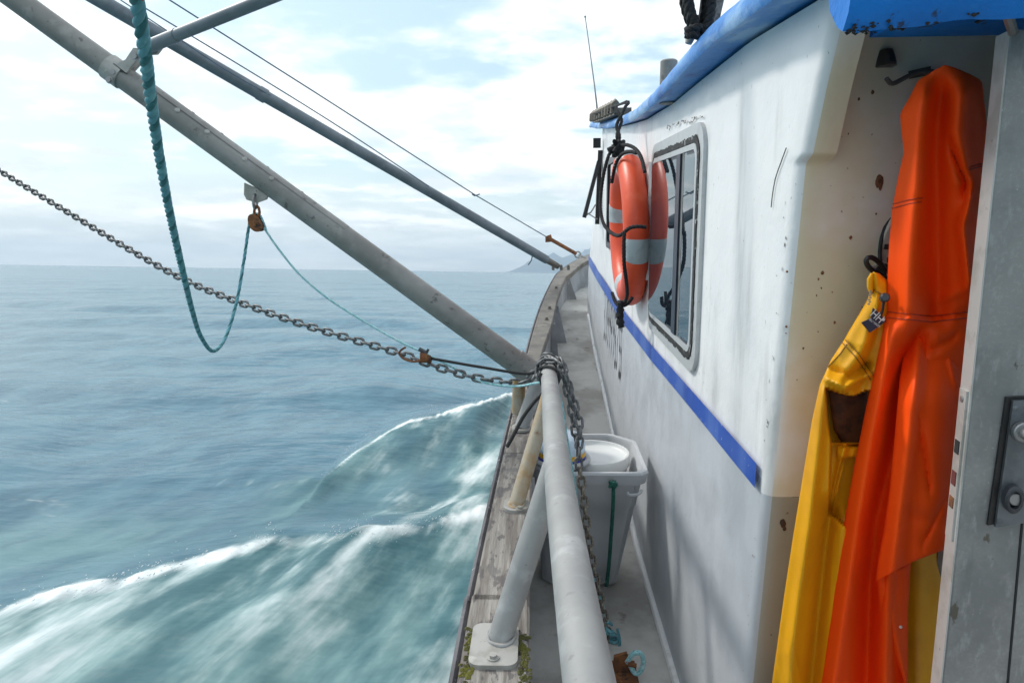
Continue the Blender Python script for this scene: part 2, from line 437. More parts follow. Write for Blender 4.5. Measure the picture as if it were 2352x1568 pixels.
# ------------------------------------------------------------------ the sea: one sheet to the horizon, swell, bow waves, foam
def build_sea():
    c1 = [SEA(*q) for q in ((1165, 905, .26), (1100, 925, .25), (1000, 955, .20), (900, 990, .13), (820, 1035, .06), (740, 1090, .03))]
    c2 = [SEA(*q) for q in ((1110, 1160, .16), (1000, 1193, .17), (900, 1222, .17), (800, 1232, .165), (700, 1228, .16), (600, 1235, .15), (480, 1275, .14), (380, 1310, .125),
                            (250, 1345, .12), (100, 1375, .11), (0, 1400, .10), (-300, 1490, .05))]
    def crest(pts):
        pts = sorted(pts, key=lambda p: p.x)
        return [np.array([getattr(p, k) for p in pts]) for k in 'xyz']
    a1, a2 = crest(c1), crest(c2)
    th = np.concatenate([np.arange(-48, 44.01, .16), np.arange(47, 309, 5.0)]) * math.pi / 180
    rr = [0.6]
    while rr[-1] < 8800:
        q = rr[-1]
        rr.append(q * (1.0105 if q < 14 else 1.016 if q < 120 else 1.06))
    rr = np.array(rr)
    X = np.outer(rr, np.sin(th)); Y = np.outer(rr, np.cos(th))
    spacing = (rr * .016 + .012)[:, None]
    Z = np.zeros_like(X)
    for lam, amp, deg, ph in ((7.5, .095, 12, .4), (4.6, .072, -16, 2.2), (3.1, .042, 25, 1.1), (2.1, .030, -6, 3.0), (1.55, .022, 32, .2), (1.1, .015, -24, 5.0), (.78, .009, 8, 1.9), (.55, .006, -38, 4.4),
                              (13, .09, -5, 1.0), (24, .12, 18, 2.0), (1.9, .02, 60, 1.0), (.95, .010, 48, 2.2)):
        k = 2 * math.pi / lam
        d = R_(deg)
        warp = .6 * np.sin(X * .33 + ph) + .5 * np.sin(Y * .21 + 2 * ph) + .35 * np.sin(X * .9 - Y * .4 + ph)
        arg = k * (X * math.sin(d) + Y * math.cos(d)) + ph + warp * 1.6
        fade = np.clip((lam / spacing - 3) / 5, 0, 1)
        gate = .55 + .45 * np.sin(X * 1.1 / lam + Y * .6 / lam + 3 * ph)
        w = np.sin(arg)
        amp *= .85 if lam > 2.5 else .58
        Z += amp * fade * gate * (w + .25 * np.cos(2 * arg))
    foam = np.zeros_like(X); milk = np.zeros_like(X)
    near = (np.hypot(X, Y) < 40)
    # crest 1: springs from the bow, spreads to port
    yc = np.interp(X, a1[0], a1[1]); h = np.interp(X, a1[0], a1[2], left=0)
    wob = .10 * np.sin(X * 4.1) + .06 * np.sin(X * 9.3 + 1)
    t = Y - yc - wob
    prof = np.where(t > 0, np.exp(-(t / 1.2) ** 2), np.exp(-(t / 1.0) ** 2))
    on = np.clip((X + 3.2) / 1.4, 0, 1) * np.clip((2.2 - X) / .8, 0, 1)
    Z = Z * (1 - .7 * prof * on) + h * prof * on
    e = np.clip((X + 1.9) / .9, 0, 1)
    foam = np.maximum(foam, on * np.exp(-(t / .16) ** 2) * (.50 + .55 * e))
    foam = np.maximum(foam, on * e * np.where(t < .05, np.exp(np.minimum(t, 0) / 1.6), 0) * .60)
    milk = np.maximum(milk, on * np.where(t < .1, np.exp(np.minimum(t, 0) / 1.6), np.exp(-t / .15)) * np.clip((X + 2.6) / .9, 0, 1) * .95)
    # crest 2: the long breaking line abreast of the boat
    yc = np.interp(X, a2[0], a2[1]); h = np.interp(X, a2[0], a2[2])
    wob = .05 * np.sin(X * 5.3 + .5) + .035 * np.sin(X * 11.7) + .02 * np.sin(X * 23)
    t = Y - yc - wob
    on = np.clip((X + 7.5) / 3, 0, 1)
    prof = np.where(t > 0, np.exp(-(t / .95) ** 2), np.exp(-(t / 1.2) ** 2))
    Z = Z * (1 - .75 * prof * on) + h * prof * on
    foam = np.maximum(foam, on * np.where(t > 0, np.exp(-(t / .13) ** 2), np.exp(-(t / .24) ** 2)) * (.84 + .16 * np.sin(X * 2.3 + .8)))
    foam = np.maximum(foam, on * np.where(t < 0, np.exp(t / 2.8), 0) * .50)
    foam = np.maximum(foam, on * np.where(t > 0, np.exp(-t / .22), 0) * .46)
    milk = np.maximum(milk, on * np.where(t < 0, 1.0, np.exp(-t / .10)) * .95)
    milk = np.maximum(milk, .45 * np.exp(-((Y - 4.9) / .8) ** 2) * np.clip((-X - 1.6) / 1.2, 0, 1) * near)
    # churned patch beside the hull between the two crests
    hull_side = np.exp(-((X + .30) / .40) ** 2) * np.clip((8.2 - Y) / .6, 0, 1) * (Y > 0)
    foam = np.maximum(foam, hull_side * .42); milk = np.maximum(milk, hull_side)
    patch = np.exp(-((X + .55) / .65) ** 2 - ((Y - 5.6) / .8) ** 2)
    foam = np.maximum(foam, patch * .62); milk = np.maximum(milk, patch * .8)
    # flatten under the boat
    xb = np.interp(Y, [-6, 3, 4, 5, 6, 7, 8, 9, 10], [-.22, -.04, .04, .18, .34, .52, .82, 1.2, 1.6]) + .07
    inside = (X > xb) & (X < 2.75 + .07 * Y - xb) & (Y > -5.2) & (Y < 9.8)
    Z = np.where(inside, np.minimum(Z, -.25), Z)
    ca, sa = math.cos(R_(13)), math.sin(R_(13))
    U, V = X * ca - Y * sa, X * sa + Y * ca                    # across and along the drag of the wash
    lump = np.zeros_like(X)
    for _ in range(22):
        ku, kv = rng.uniform(4, 19) * rng.choice([-1, 1]), rng.uniform(.4, 2.4)
        lump += np.sin(U * ku + V * kv + rng.uniform(0, 6.28) + 1.2 * np.sin(V * 1.3 + U * .7)) * .030 / abs(ku) ** .9
    Z += lump * np.clip(milk * 1.3, 0, 1) * near
    froth = np.zeros_like(X)
    for _ in range(16):
        ku, kv = rng.uniform(18, 60) * rng.choice([-1, 1]), rng.uniform(4, 30)
        froth += np.sin(U * ku + V * kv + rng.uniform(0, 6.28) + 1.5 * np.sin(V * 5 + U * 3))
    core = np.clip(foam - .55, 0, .5) * 2
    Z += froth * core * .0045 * near
    foam = np.clip(foam + froth * .035 * core, 0, 1.3)
    foam = np.clip(foam + lump * 2.6 * np.clip(foam * 2, 0, 1), 0, 1.2)
    # spray flung up along the two crests
    mb = MB()
    for pts, n, hgt in ((c2, 1100, .055), (c1, 420, .05)):
        pts = sorted(pts, key=lambda p: p.x)
        for _ in range(n):
            x = random.uniform(max(pts[0].x, -3.6), pts[-1].x)
            if math.sin(x * 5.1) + math.sin(x * 11.3 + 1) + random.uniform(-1.4, 1.4) < .1: continue
            y = float(np.interp(x, [p.x for p in pts], [p.y for p in pts])); z = float(np.interp(x, [p.x for p in pts], [p.z for p in pts]))
            q = Vector((x + random.gauss(0, .02), y + random.gauss(-.05, .10), z - .01 + abs(random.gauss(0, hgt))))
            r = random.uniform(.0012, .0042)
            d = Vector((random.uniform(.3, 1), 1.2, random.uniform(.1, .6))).normalized() * r * random.uniform(1, 3.5)
            mb.add([q + d, q - d, q + Vector((r, 0, 0)), q + Vector((-r, 0, 0)), q + Vector((0, 0, r)), q - Vector((0, 0, r))], [(0, 2, 4), (0, 4, 3), (0, 3, 5), (0, 5, 2), (1, 4, 2), (1, 3, 4), (1, 5, 3), (1, 2, 5)])
    tag(mb.build('spray', 'foam_white', None, (0, 5, 0), world_space=True, sharp=180), kind='stuff')
    nr, nt = X.shape
    vs = np.stack([X, Y, Z], -1).reshape(-1, 3).astype(np.float32)
    vs = np.vstack([vs, [[0, 0, -.3]]]).astype(np.float32)
    i = np.arange(nr - 1)[:, None]; j = np.arange(nt)[None, :]; k = (j + 1) % nt
    quads = np.stack([i * nt + j, i * nt + k, (i + 1) * nt + k, (i + 1) * nt + j], -1).reshape(-1, 4)[:, ::-1]
    tris = np.stack([np.full(nt, nr * nt), k[0], j[0]], -1)
    me = bpy.data.meshes.new('sea')
    me.vertices.add(len(vs)); me.vertices.foreach_set('co', vs.ravel())
    nl = quads.size + tris.size
    me.loops.add(nl); me.loops.foreach_set('vertex_index', np.concatenate([quads.ravel(), tris.ravel()]).astype(np.int32))
    me.polygons.add(len(quads) + len(tris))
    me.polygons.foreach_set('loop_start', np.concatenate([np.arange(len(quads)) * 4, quads.size + np.arange(len(tris)) * 3]).astype(np.int32))
    me.polygons.foreach_set('use_smooth', np.ones(len(quads) + len(tris), bool))
    me.update(calc_edges=True)
    for nm, arr in (('foam', foam), ('milk', milk)):
        at = me.attributes.new(nm, 'FLOAT', 'POINT')
        at.data.foreach_set('value', np.append(arr.ravel(), 0).astype(np.float32))
    m = bpy.data.materials.new('sea_water')
    m.use_nodes = True
    t = NT(m.node_tree)
    b = m.node_tree.nodes['Principled BSDF']
    co = t.n('ShaderNodeTexCoord').outputs['Object']
    fo = t.n('ShaderNodeAttribute', attribute_name='foam').outputs['Fac']
    mi = t.n('ShaderNodeAttribute', attribute_name='milk').outputs['Fac']
    rot = t.n('ShaderNodeMapping'); rot.inputs['Rotation'].default_value = (0, 0, R_(13)); t.l(co, rot.inputs[0])
    rc = rot.outputs[0]                                               # drawn out along the drag of the wash
    st = t.noise(rc, 1.0, 5, .52, stretch=(4.6, 1.0, 1.5))
    st2 = t.noise(rc, 1.0, 5, .55, stretch=(2.3, 1.0, 1.0), off=5.0)
    fine = t.noise(rc, 1.0, 5, .6, stretch=(16, 1.7, 4), off=2.0)
    nn = t.m('ADD', t.m('ADD', t.m('MULTIPLY', st, .42), t.m('MULTIPLY', st2, .44)), t.m('MULTIPLY', fine, .14))
    fm = t.m('ADD', fo, t.m('MULTIPLY', t.m('SUBTRACT', nn, .5), 3.4))
    mask = t.m('MULTIPLY', t.step(fm, .30, 1.15), t.step(fo, .02, .2))
    body = t.mix(t.step(st2, .35, .65), (.036, .118, .172), (.068, .174, .230))
    veil = t.m('MULTIPLY', mi, t.step(t.m('ADD', t.m('MULTIPLY', st2, .6), t.m('MULTIPLY', st, .4)), .40, .59, .0, 1.0))
    body = t.mix(t.m('MULTIPLY', mi, .85), body, (.030, .112, .125))
    body = t.mix(veil, body, (.165, .295, .30))
    t.l(t.mix(mask, body, (.80, .84, .85)), b.inputs['Base Color'])
    t.l(t.m('ADD', t.m('MULTIPLY', mask, .55), t.m('ADD', t.m('MULTIPLY', mi, .24), .27)), b.inputs['Roughness'])
    b.inputs['IOR'].default_value = 1.333
    # ripples, finer close by; each scale fades out with distance before it turns to speckle
    dist = t.n('ShaderNodeCameraData').outputs['View Distance'] if False else None
    geo = t.n('ShaderNodeVectorMath', operation='LENGTH'); t.l(co, geo.inputs[0])
    r = geo.outputs['Value']
    hgt = t.m('MULTIPLY', t.noise(co, 1.0, 3, .5, stretch=(1.6, 3.4, 1)), t.step(r, 10, 70, .050, .0))
    hgt = t.m('ADD', hgt, t.m('MULTIPLY', t.noise(co, 1.0, 3, .5, stretch=(.30, .62, 1), off=8.0), t.step(r, 40, 500, .14, .0)))
    hgt = t.m('ADD', hgt, t.m('MULTIPLY', t.noise(co, 1.0, 3, .5, stretch=(.035, .09, 1), off=4.0), t.step(r, 60, 400, .0, 1.5)))
    bn = t.n('ShaderNodeBump'); bn.inputs['Strength'].default_value = 1.0; bn.inputs['Distance'].default_value = 1.0
    t.l(hgt, bn.inputs['Height']); t.l(bn.outputs[0], b.inputs['Normal'])
    me.materials.append(m)
    o = bpy.data.objects.new('sea', me)
    col.objects.link(o)
    return tag(o, kind='structure')
build_sea()

# distant headland, far ahead
def build_hills():
    D = 6000.0
    prof = [(1150, 0), (1178, 2), (1200, 14), (1225, 27), (1250, 33), (1285, 36), (1310, 34), (1335, 40), (1365, 48), (1420, 58), (1500, 66), (1600, 60), (1720, 45), (1850, 22), (1960, 0)]
    rows = []
    for X in np.linspace(1150, 1960, 120):
        px = interp(X, prof)
        hh = 1.2 * px / FPX * D * (1 + .05 * math.sin(X * .31) + .03 * math.sin(X * .83))
        x = (X - 1176) / FPX * D
        row = []
        for k in range(9):
            q = k / 8
            bell = math.sin(math.pi * q) ** 1.2
            row.append((x + 55 * math.sin(q * 9 + X * .05), D - 400 + 1200 * q, -3 + hh * bell * (1 + .12 * math.sin(X * .21 + q * 7))))
        rows.append(row)
    return tag(MB().grid(rows).build('hills', 'hazed_forest_hill', None, (0, D, 0), world_space=True, sharp=180), kind='structure')
build_hills()

# the air: thin haze, the far water and headland fade into it
hz = MB().box(-9600, 9600, -9600, 9600, -4.5, 290).build('haze', 'hazed_forest_hill', None, (0, 0, 0), world_space=True)
hm = bpy.data.materials.new('haze_air')
hm.use_nodes = True
hm.node_tree.nodes.clear()
ht = NT(hm.node_tree)
pv = ht.n('ShaderNodeVolumePrincipled')
pv.inputs['Color'].default_value = (.72, .87, 1.0, 1)
pv.inputs['Density'].default_value = 2.1e-4
pv.inputs['Anisotropy'].default_value = .2
ht.l(pv.outputs[0], ht.n('ShaderNodeOutputMaterial').inputs['Volume'])
hz.data.materials[0] = hm
tag(hz, kind='stuff')

# ------------------------------------------------------------------ the boat
boat = thing('fishing_boat', 'weathered fishing boat with white cabin and blue roof edge, seen along its side deck', 'boat', (0, 0, -1.68))
XW = .5                                                     # port side of the cabin
def deck_z(y): return interp(y, [(-6, -1.68), (3.2, -1.68), (4.4, -1.46), (5.8, -1.24), (6.7, -1.02), (9.6, -.92)])
def bulk_y(z): return 1.40 - .09 * z                          # after bulkhead of the cabin, raked
EAVE_X = [(0, .41), (2, .41), (2.9, .435), (3.85, .455), (5.5, .462), (6.5, .47)]
EAVE_Z = [(.9, .325), (1.2, .348), (1.75, .372), (2.7, .362), (3.3, .377), (3.85, .415), (4.6, .475), (5.5, .565), (6.3, .66)]
def eave_z(y): return interp(y, EAVE_Z)

# cap rail sections: outer edge, inner edge
cap_secs = [(Vector((-.18, -5.0, -.95)), Vector((-.02, -5.0, -.95))), (Vector((-.175, -2.5, -.95)), Vector((-.02, -2.5, -.95)))]
cap_secs += [(PZ(a, b, z), PZ(c, d, z)) for a, b, c, d, z in ((1048, 1568, 1214, 1568, -.95), (1084, 1378, 1215, 1378, -.95), (1139, 1117, 1221, 1117, -.95), (1176, 955, 1228, 955, -.95),
             (1207, 827, 1242, 823, -.90), (1231, 738, 1269, 738, -.86), (1252, 680, 1282, 680, -.80), (1273, 638, 1299, 638, -.74), (1285, 623, 1314, 625, -.715), (1313, 603, 1335, 607, -.68), (1356, 583, 1357, 596, -.645))]
cap_secs.append((Vector((1.3, 10.2, -.62)), Vector((1.3, 9.9, -.62))))
outer = spline([s[0] for s in cap_secs], .08)
innerp = [s[1] for s in cap_secs]
NS = 150
def resample(pts, n):
    p = spline(pts, .02)
    return [p[int(round(i * (len(p) - 1) / (n - 1)))] for i in range(n)]
capo = resample([s[0] for s in cap_secs], NS)
capi = []
_ci = spline(innerp, .02)
for p in capo:                                               # the inner edge straight across from each outer point
    capi.append(min(_ci, key=lambda q: (q - p).length))
CAP_T = .05
mir = lambda p: Vector((2.6 - p.x, p.y, p.z))
split = next(i for i, p in enumerate(capo) if p.y > 3.75)
def cap_mesh(i0, i1, gap=0.0, m=False):
    rows = []
    for i in range(i0, i1):
        o_, n_ = capo[i], capi[i]
        if gap and i == i1 - 1:
            o_, n_ = o_.lerp(capo[i - 1], gap), n_.lerp(capi[i - 1], gap)
        w = (n_ - o_).normalized()
        e = .006
        row = [o_ + Vector((0, 0, -CAP_T)), o_ + Vector((0, 0, -e)), o_ + w * e, n_ - w * e, n_ + Vector((0, 0, -e)), n_ + Vector((0, 0, -CAP_T))]
        rows.append([mir(p) for p in row] if m else row)
    return MB().grid(rows, True, True)
# timber cap in planks aft, metal-sheathed cap forward
cuts = [0, next(i for i, p in enumerate(capo) if p.y > .4), next(i for i, p in enumerate(capo) if p.y > 2.55), split]
for a, b in zip(cuts, cuts[1:]):
    cap_mesh(a, b + 1, .05).build('cap_plank', 'weathered_timber', boat, sharp=30)
cap_mesh(split, NS).build('cap_rail', 'cap_metal', boat, sharp=30)
cap_mesh(0, NS, m=True).build('cap_rail', 'weathered_timber', boat, sharp=30)
# rubbing strip outside the cap, then hull plating
rub, hull, hull2, inn, inn2 = [], [], [], [], []
for i, p in enumerate(capo):
    t = (capo[min(i + 1, NS - 1)] - capo[max(i - 1, 0)]).normalized()
    w = Vector((-t.y, t.x, 0)).normalized()
    q = p + w * .0015
    rub.append([q + Vector((0, 0, -.055)), q + Vector((0, 0, -.012)), q + w * .008 + Vector((0, 0, -.004)), q + w * .017 + Vector((0, 0, -.010)), q + w * .019 + Vector((0, 0, -.05))])
    flare = .05 + .25 * max(0, (p.y - 4) / 6)
    row = [p + w * .001 + Vector((0, 0, -.056)), p - w * flare * .5 + Vector((0, 0, -.7)), p - w * flare + Vector((0, 0, -1.5)), p - w * (flare + .15) + Vector((0, 0, -2.6))]
    hull.append(row); hull2.append([mir(v) for v in row])
    n_ = capi[i]
    row = [n_ - (n_ - p).normalized() * .02 + Vector((0, 0, -CAP_T)), Vector((n_.x - .02, n_.y, min(deck_z(n_.y), n_.z - .1) - .03))]
    inn.append(row); inn2.append([mir(v) for v in row])
MB().grid(rub, True, True).build('rubbing_strip', 'rub_strip', boat)
mb = MB().grid(hull); mb.grid([r[::-1] for r in hull2])
mb.add([hull[0][0], hull[0][3], hull2[0][3], hull2[0][0]], [(0, 1, 2, 3)])
mb.build('hull', 'hull_paint', boat, sharp=60)
mb = MB().grid([r[::-1] for r in inn]); mb.grid(inn2)
mb.build('bulwark', 'bulwark_paint', boat, sharp=60)
# deck
rows = []
for i in range(NS):
    n_ = capi[i]
    z = deck_z(n_.y)
    rows.append([Vector((lerp(n_.x - .03, 2.63 - n_.x, k / 8), n_.y, z)) for k in range(9)])
MB().grid([r[::-1] for r in rows]).build('deck', 'deck_paint', boat, sharp=60)
# stanchion brackets inside the bow bulwark
for (x, y, dx) in ((.12, 5.3, .05), (.205, 6.0, .09), (.40, 7.4, .09)):
    i = min(range(NS), key=lambda k: abs(capi[k].y - y))
    n_ = capi[i]
    z0, z1 = deck_z(y), n_.z - CAP_T
    MB().prism([(n_.x - .02, y, z0), (n_.x + dx, y, z0), (n_.x + .015, y, z1), (n_.x - .02, y, z1)], (0, .03, 0)).build('bulwark_bracket', 'bulwark_paint', boat)

# --- cabin side wall: one sheet, rounded into the after bulkhead; a knee grows aft under the roof
def wall_front(z): return interp(z, [(-1.8, 6.75), (-.6, 6.7), (.6, 5.45), (.9, 5.3)])
KNEE = [(.070, 0.0), (.076, .005), (.088, .030), (.2, .062), (.3, .10), (.45, .13)]    # how far the wing stands aft of the bulkhead
def wall_aft(z): return bulk_y(z) - interp(z, KNEE) if z > -.02 else bulk_y(z)
RC = .028
rows = []
NY = 70
zs = PY(1790, 1135, 1.47).z
for s in np.concatenate([[(zs + 1.78) / (eave_z(bulk_y(zs) + RC) - .004 + 1.78)], np.linspace(0, .855, 50), np.linspace(.858, .905, 26), np.linspace(.91, 1, 16)]) if False else sorted(list(np.linspace(0, .855, 60)) + [(zs + 1.78) / (eave_z(bulk_y(zs) + RC) - .004 + 1.78)] + list(np.linspace(.858, .905, 26)) + list(np.linspace(.91, 1, 16))):
    row = []
    for j in range(NY + 1):
        t = (j / NY) ** 1.0
        z = -1.0
        for _ in range(4):
            y = lerp(wall_front(z), wall_aft(z) + RC, t)
            z = -1.78 + s * (eave_z(y) - .004 + 1.78)
        bulge = .006 * math.sin(y * 2.1 + z * 3) + .003 * math.sin(y * 7 + z * 5)
        row.append(Vector((XW + bulge * (1 - t) , y, z)))
    y0, z0 = row[-1].y, row[-1].z
    kn = interp(z0, KNEE) if z0 > -.02 else 0
    for a in (22.5, 45, 67.5, 90):
        row.append(Vector((XW + RC * (1 - math.cos(R_(a))), y0 - RC * math.sin(R_(a)), z0)))
    wid = .032
    row.append(Vector((XW + RC + wid * .5, y0 - RC, z0)))
    row.append(Vector((XW + RC + wid, y0 - RC, z0)))
    row.append(Vector((XW + RC + wid + .0015, max(bulk_y(z0), y0 - RC) + .012, z0)))
    rows.append(row)
side = MB().grid(rows).build('cabin_wall', 'white_paint', boat, sharp=50)
side.data.materials.append(MATS['stained_paint'])
side.data.materials.append(MATS['lower_stained_paint'])
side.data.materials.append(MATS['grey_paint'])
STR = sorted((lambda p: (p.y, p.z))(PX(X, Y, XW)) for X, Y in ((1749, 1094), (1700, 1038), (1600, 922), (1500, 808), (1430, 720), (1400, 671), (1375, 632), (1355, 597)))
W_ = NY + 8
mi = np.zeros(len(side.data.polygons), np.int32)
for p in side.data.polygons:
    i, j = divmod(p.index, W_ - 1)
    if j >= NY + 3:
        mi[p.index] = 2 if p.center.z - 1.68 < zs else 1
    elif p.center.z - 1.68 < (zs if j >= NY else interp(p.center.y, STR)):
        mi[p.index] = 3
side.data.polygons.foreach_set('material_index', mi)
# after bulkhead with the doorway, and the rest of the cabin shell
bx0 = XW + RC + .032
dx0 = .885                                                   # left edge of the doorway
dz1 = .235
poly = []
def bk(x, z, off=0.0): return (x, bulk_y(z) + off, z)
top_z = .40
outline = [(bx0, zs), (dx0, zs)] + [(dx0, zs + k * (dz1 - .12 - zs) / 6) for k in range(1, 7)]
outline += [(dx0 + .12 - .12 * math.cos(R_(a)), dz1 - .12 + .12 * math.sin(R_(a))) for a in (15, 30, 45, 60, 75, 90)]
outline += [(1.75, dz1), (2.1, dz1), (2.1, top_z), (bx0, top_z)]
MB().prism([bk(x, z) for x, z in outline], (0, .045, 0)).build('bulkhead', 'stained_paint', boat, sharp=30)
MB().prism([bk(x, z, -.001) for x, z in ((bx0, -1.7), (dx0, -1.7), (dx0, zs - .001), (bx0, zs - .001))], (0, .045, 0)).build('bulkhead_base', 'lower_stained_paint', boat, sharp=30)
# doorway rim
rim = [Vector(bk(dx0 + .012, z, -.004)) for z in np.linspace(-1.66, dz1 - .12, 10)]
rim += [Vector(bk(dx0 + .132 - .12 * math.cos(R_(a)), dz1 - .132 + .12 * math.sin(R_(a)), -.004)) for a in range(10, 91, 10)] + [Vector(bk(1.7, dz1 - .012, -.004))]
MB().tube(rim, .014, 8).build('door_frame', 'dull_steel', boat)
# unlit cabin inside
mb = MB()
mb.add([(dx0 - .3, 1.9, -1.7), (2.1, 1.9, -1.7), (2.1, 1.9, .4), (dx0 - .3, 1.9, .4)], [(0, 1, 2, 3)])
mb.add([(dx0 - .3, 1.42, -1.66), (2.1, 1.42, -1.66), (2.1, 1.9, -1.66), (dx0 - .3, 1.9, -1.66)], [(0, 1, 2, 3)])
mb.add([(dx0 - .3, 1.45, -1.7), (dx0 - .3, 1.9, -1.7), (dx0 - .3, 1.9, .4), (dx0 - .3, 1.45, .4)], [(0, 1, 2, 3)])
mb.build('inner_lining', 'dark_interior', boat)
mb = MB()                                                    # front and starboard of the cabin
fr = [(XW + .004, wall_front(z), z) for z in np.linspace(-1.7, .62, 12)]
mb.grid([[p, (1.3, p[1] + .5, p[2]), (2.1 - .004, p[1], p[2])] for p in fr])
mb.grid([[(2.1, wall_front(z), z), (2.1, 3, z), (2.1, bulk_y(z), z)] for z in np.linspace(-1.7, .36, 8)])
mb.build('cabin_front', 'white_paint', boat, sharp=50)

# --- roof: slab with a thick painted edge, lumpy from many coats
ys = np.concatenate([np.linspace(.93, 1.2, 12), np.linspace(1.25, 6.35, 110)])
edge, under = [], []
roofrows = []
for k, y in enumerate(ys):
    x, z = interp(y, EAVE_X), eave_z(y)
    j = lambda a: .6 * a * (math.sin(y * 37 + a * 900) * .5 + math.sin(y * 83) * .3 + random.uniform(-.35, .35))
    H = .047
    roofrows.append([Vector((XW + .03, y, z + .004)), Vector((x + .028 + j(.003), y, z + .002)), Vector((x + .004 + j(.003), y, z - .006 + j(.004))), Vector((x - .004 + j(.003), y, z + .004 + j(.004))),
                     Vector((x - .002 + j(.002), y, z + H * .55)), Vector((x + .006 + j(.002), y, z + H * .9 + j(.003))), Vector((x + .025, y, z + H + .003 + j(.002))), Vector((x + .09, y, z + H + .008)),
                     Vector((1.3, y, z + H + .08)), Vector((2.2, y, z + H)), Vector((2.2, y, z)), Vector((1.3, y, z + .02))])
MB().grid(roofrows, True, True).build('roof', 'worn_blue_paint', boat, sharp=50)
# after edge of the roof: deep rolled fascia, then the ceiling strip back to the bulkhead
fa = []
for x in np.linspace(.402, 2.2, 90):
    j = lambda a: .7 * a * (math.sin(x * 31 + a * 700) * .6 + math.sin(x * 71) * .3 + random.uniform(-.3, .3))
    yb, zb = .985, PY(1930, 62, .985).z
    tz = lerp(0, .030, min(1, max(0, (x - .42) / .25)))
    fa.append([Vector((x, yb + .07, zb + .075)), Vector((x, yb + .05, zb + .03 + tz * .3)), Vector((x, yb + .022, zb + .004 + tz * .5 + j(.004))), Vector((x, yb + .004, zb - .004 + tz * .5 + j(.005))),
               Vector((x, yb - .010, zb + .014 + tz * .5 + j(.003))), Vector((x, yb - .015, zb + .045)), Vector((x, yb - .012, zb + .11)), Vector((x, yb + .02, zb + .135)), Vector((x, yb + .07, zb + .135))])
MB().grid(fa, True, True).build('roof_fascia', 'blue_paint', boat, sharp=60)
za = PY(2100, 88, 1.31).z
MB().hexa([(XW + .075, 1.055, za - .0), (2.1, 1.055, za - .0), (2.1, 1.30, za + .0), (XW + .075, 1.30, za + .0),
           (XW + .075, 1.055, za + .05), (2.1, 1.055, za + .05), (2.1, 1.30, za + .05), (XW + .075, 1.30, za + .05)]).build('ceiling_strip', 'blue_paint', boat)

# --- stripe along the cabin, and the registration number
rows = []
for k in range(60):
    X = lerp(1355, 1749, (k / 59) ** 1.3)
    top = interp(X, [(1355, 586), (1375, 620), (1400, 657), (1430, 704), (1500, 790), (1600, 900), (1700, 1010), (1749, 1064)])
    bot = interp(X, [(1355, 608), (1375, 645), (1400, 685), (1430, 735), (1500, 826), (1600, 944), (1700, 1066), (1749, 1124)])
    a, b = PX(X, top, XW), PX(X, bot, XW)
    rows.append([Vector((XW - .0115, a.y, a.z)), Vector((XW - .0115, a.y, b.z))])
MB().grid(rows).build('stripe', 'stripe_paint', boat)
mb = MB()
for ch, X, Yt, Yb in (('3', 1393, 668, 795), ('9', 1401, 682, 816), ('9', 1409.5, 700, 838), ('3', 1418.5, 722, 862), ('5', 1428.5, 748, 886)):
    a, b = PX(X, Yt, XW), PX(X, Yb, XW)
    h = (a.z - b.z) / .70
    M = Matrix.Translation((XW - .0105, a.y, (a.z + b.z) / 2)) @ Matrix(((0, 0, -1, 0), (-.44, 0, 0, 0), (0, 1, 0, 0), (0, 0, 0, 1)))
    sub = text_mesh(ch, M, h)
    mb.add(sub.v, sub.f)
mb.build('registration_number', 'black_paint', boat)
# waterway moulding at the foot of the wall
MB().tube([Vector((XW - .004, y, deck_z(y) + .006)) for y in np.linspace(1.72, 6.6, 40)], .018, 8).build('wall_foot_moulding', 'white_paint', boat)

# --- the side window
wc = [PX(X, Y, XW) for X, Y in ((1507, 328), (1628, 282), (1605, 862), (1490, 748))]
wy0, wy1 = (wc[1].y + wc[2].y) / 2, (wc[0].y + wc[3].y) / 2
wz0, wz1 = (wc[2].z + wc[3].z) / 2, (wc[0].z + wc[1].z) / 2
cy_, cz_, hy_, hz_ = (wy0 + wy1) / 2, (wz0 + wz1) / 2, (wy1 - wy0) / 2, (wz1 - wz0) / 2
win = ring_plate(rrect(cy_, cz_, hy_, hz_, .085), rrect(cy_, cz_, hy_ - .040, hz_ - .038, .062), XW + .005, XW - .0135).build('window', 'window_frame', boat, sharp=30)
dense = lambda hy, hz, r: rrect(cy_, cz_, hy, hz, r, 14)
def fillr(o, n=26):
    out = []
    for k in range(len(o)):
        a, b = o[k], o[(k + 1) % len(o)]
        L = math.dist(a, b)
        q = max(1, int(L / .012))
        out += [(lerp(a[0], b[0], i / q), lerp(a[1], b[1], i / q)) for i in range(q)]
    return out
o_ = fillr(dense(hy_ - .040, hz_ - .036, .066))
i_ = [(cy_ + (p[0] - cy_) * (1 - .022 / hy_), cz_ + (p[1] - cz_) * (1 - .022 / hz_)) for p in o_]
ring_plate(o_, i_, XW - .009, XW - .0165, jitter=.005).build('sealant', 'sealant', win)
ring_plate(rrect(cy_, cz_, hy_ - .062, hz_ - .058, .05), rrect(cy_, cz_, hy_ - .082, hz_ - .076, .04), XW - .002, XW - .018).build('inner_frame', 'window_frame', win, sharp=30)
ring_plate(rrect(cy_, cz_, hy_ - .080, hz_ - .074, .042), rrect(cy_, cz_, hy_ - .094, hz_ - .086, .034), XW - .002, XW - .013).build('gasket', 'dark_frame', win, sharp=30)
ym = PX(1568, 560, XW).y
MB().prism([(XW - .017 - .030 * (p[0] - (wy1 + ym) / 2), *p) for p in rrect((wy1 + ym) / 2 - .04, cz_, (wy1 - ym) / 2 - .05, hz_ - .078, .035)], (.006, 0, 0)).build('pane', 'glass', win, sharp=30)
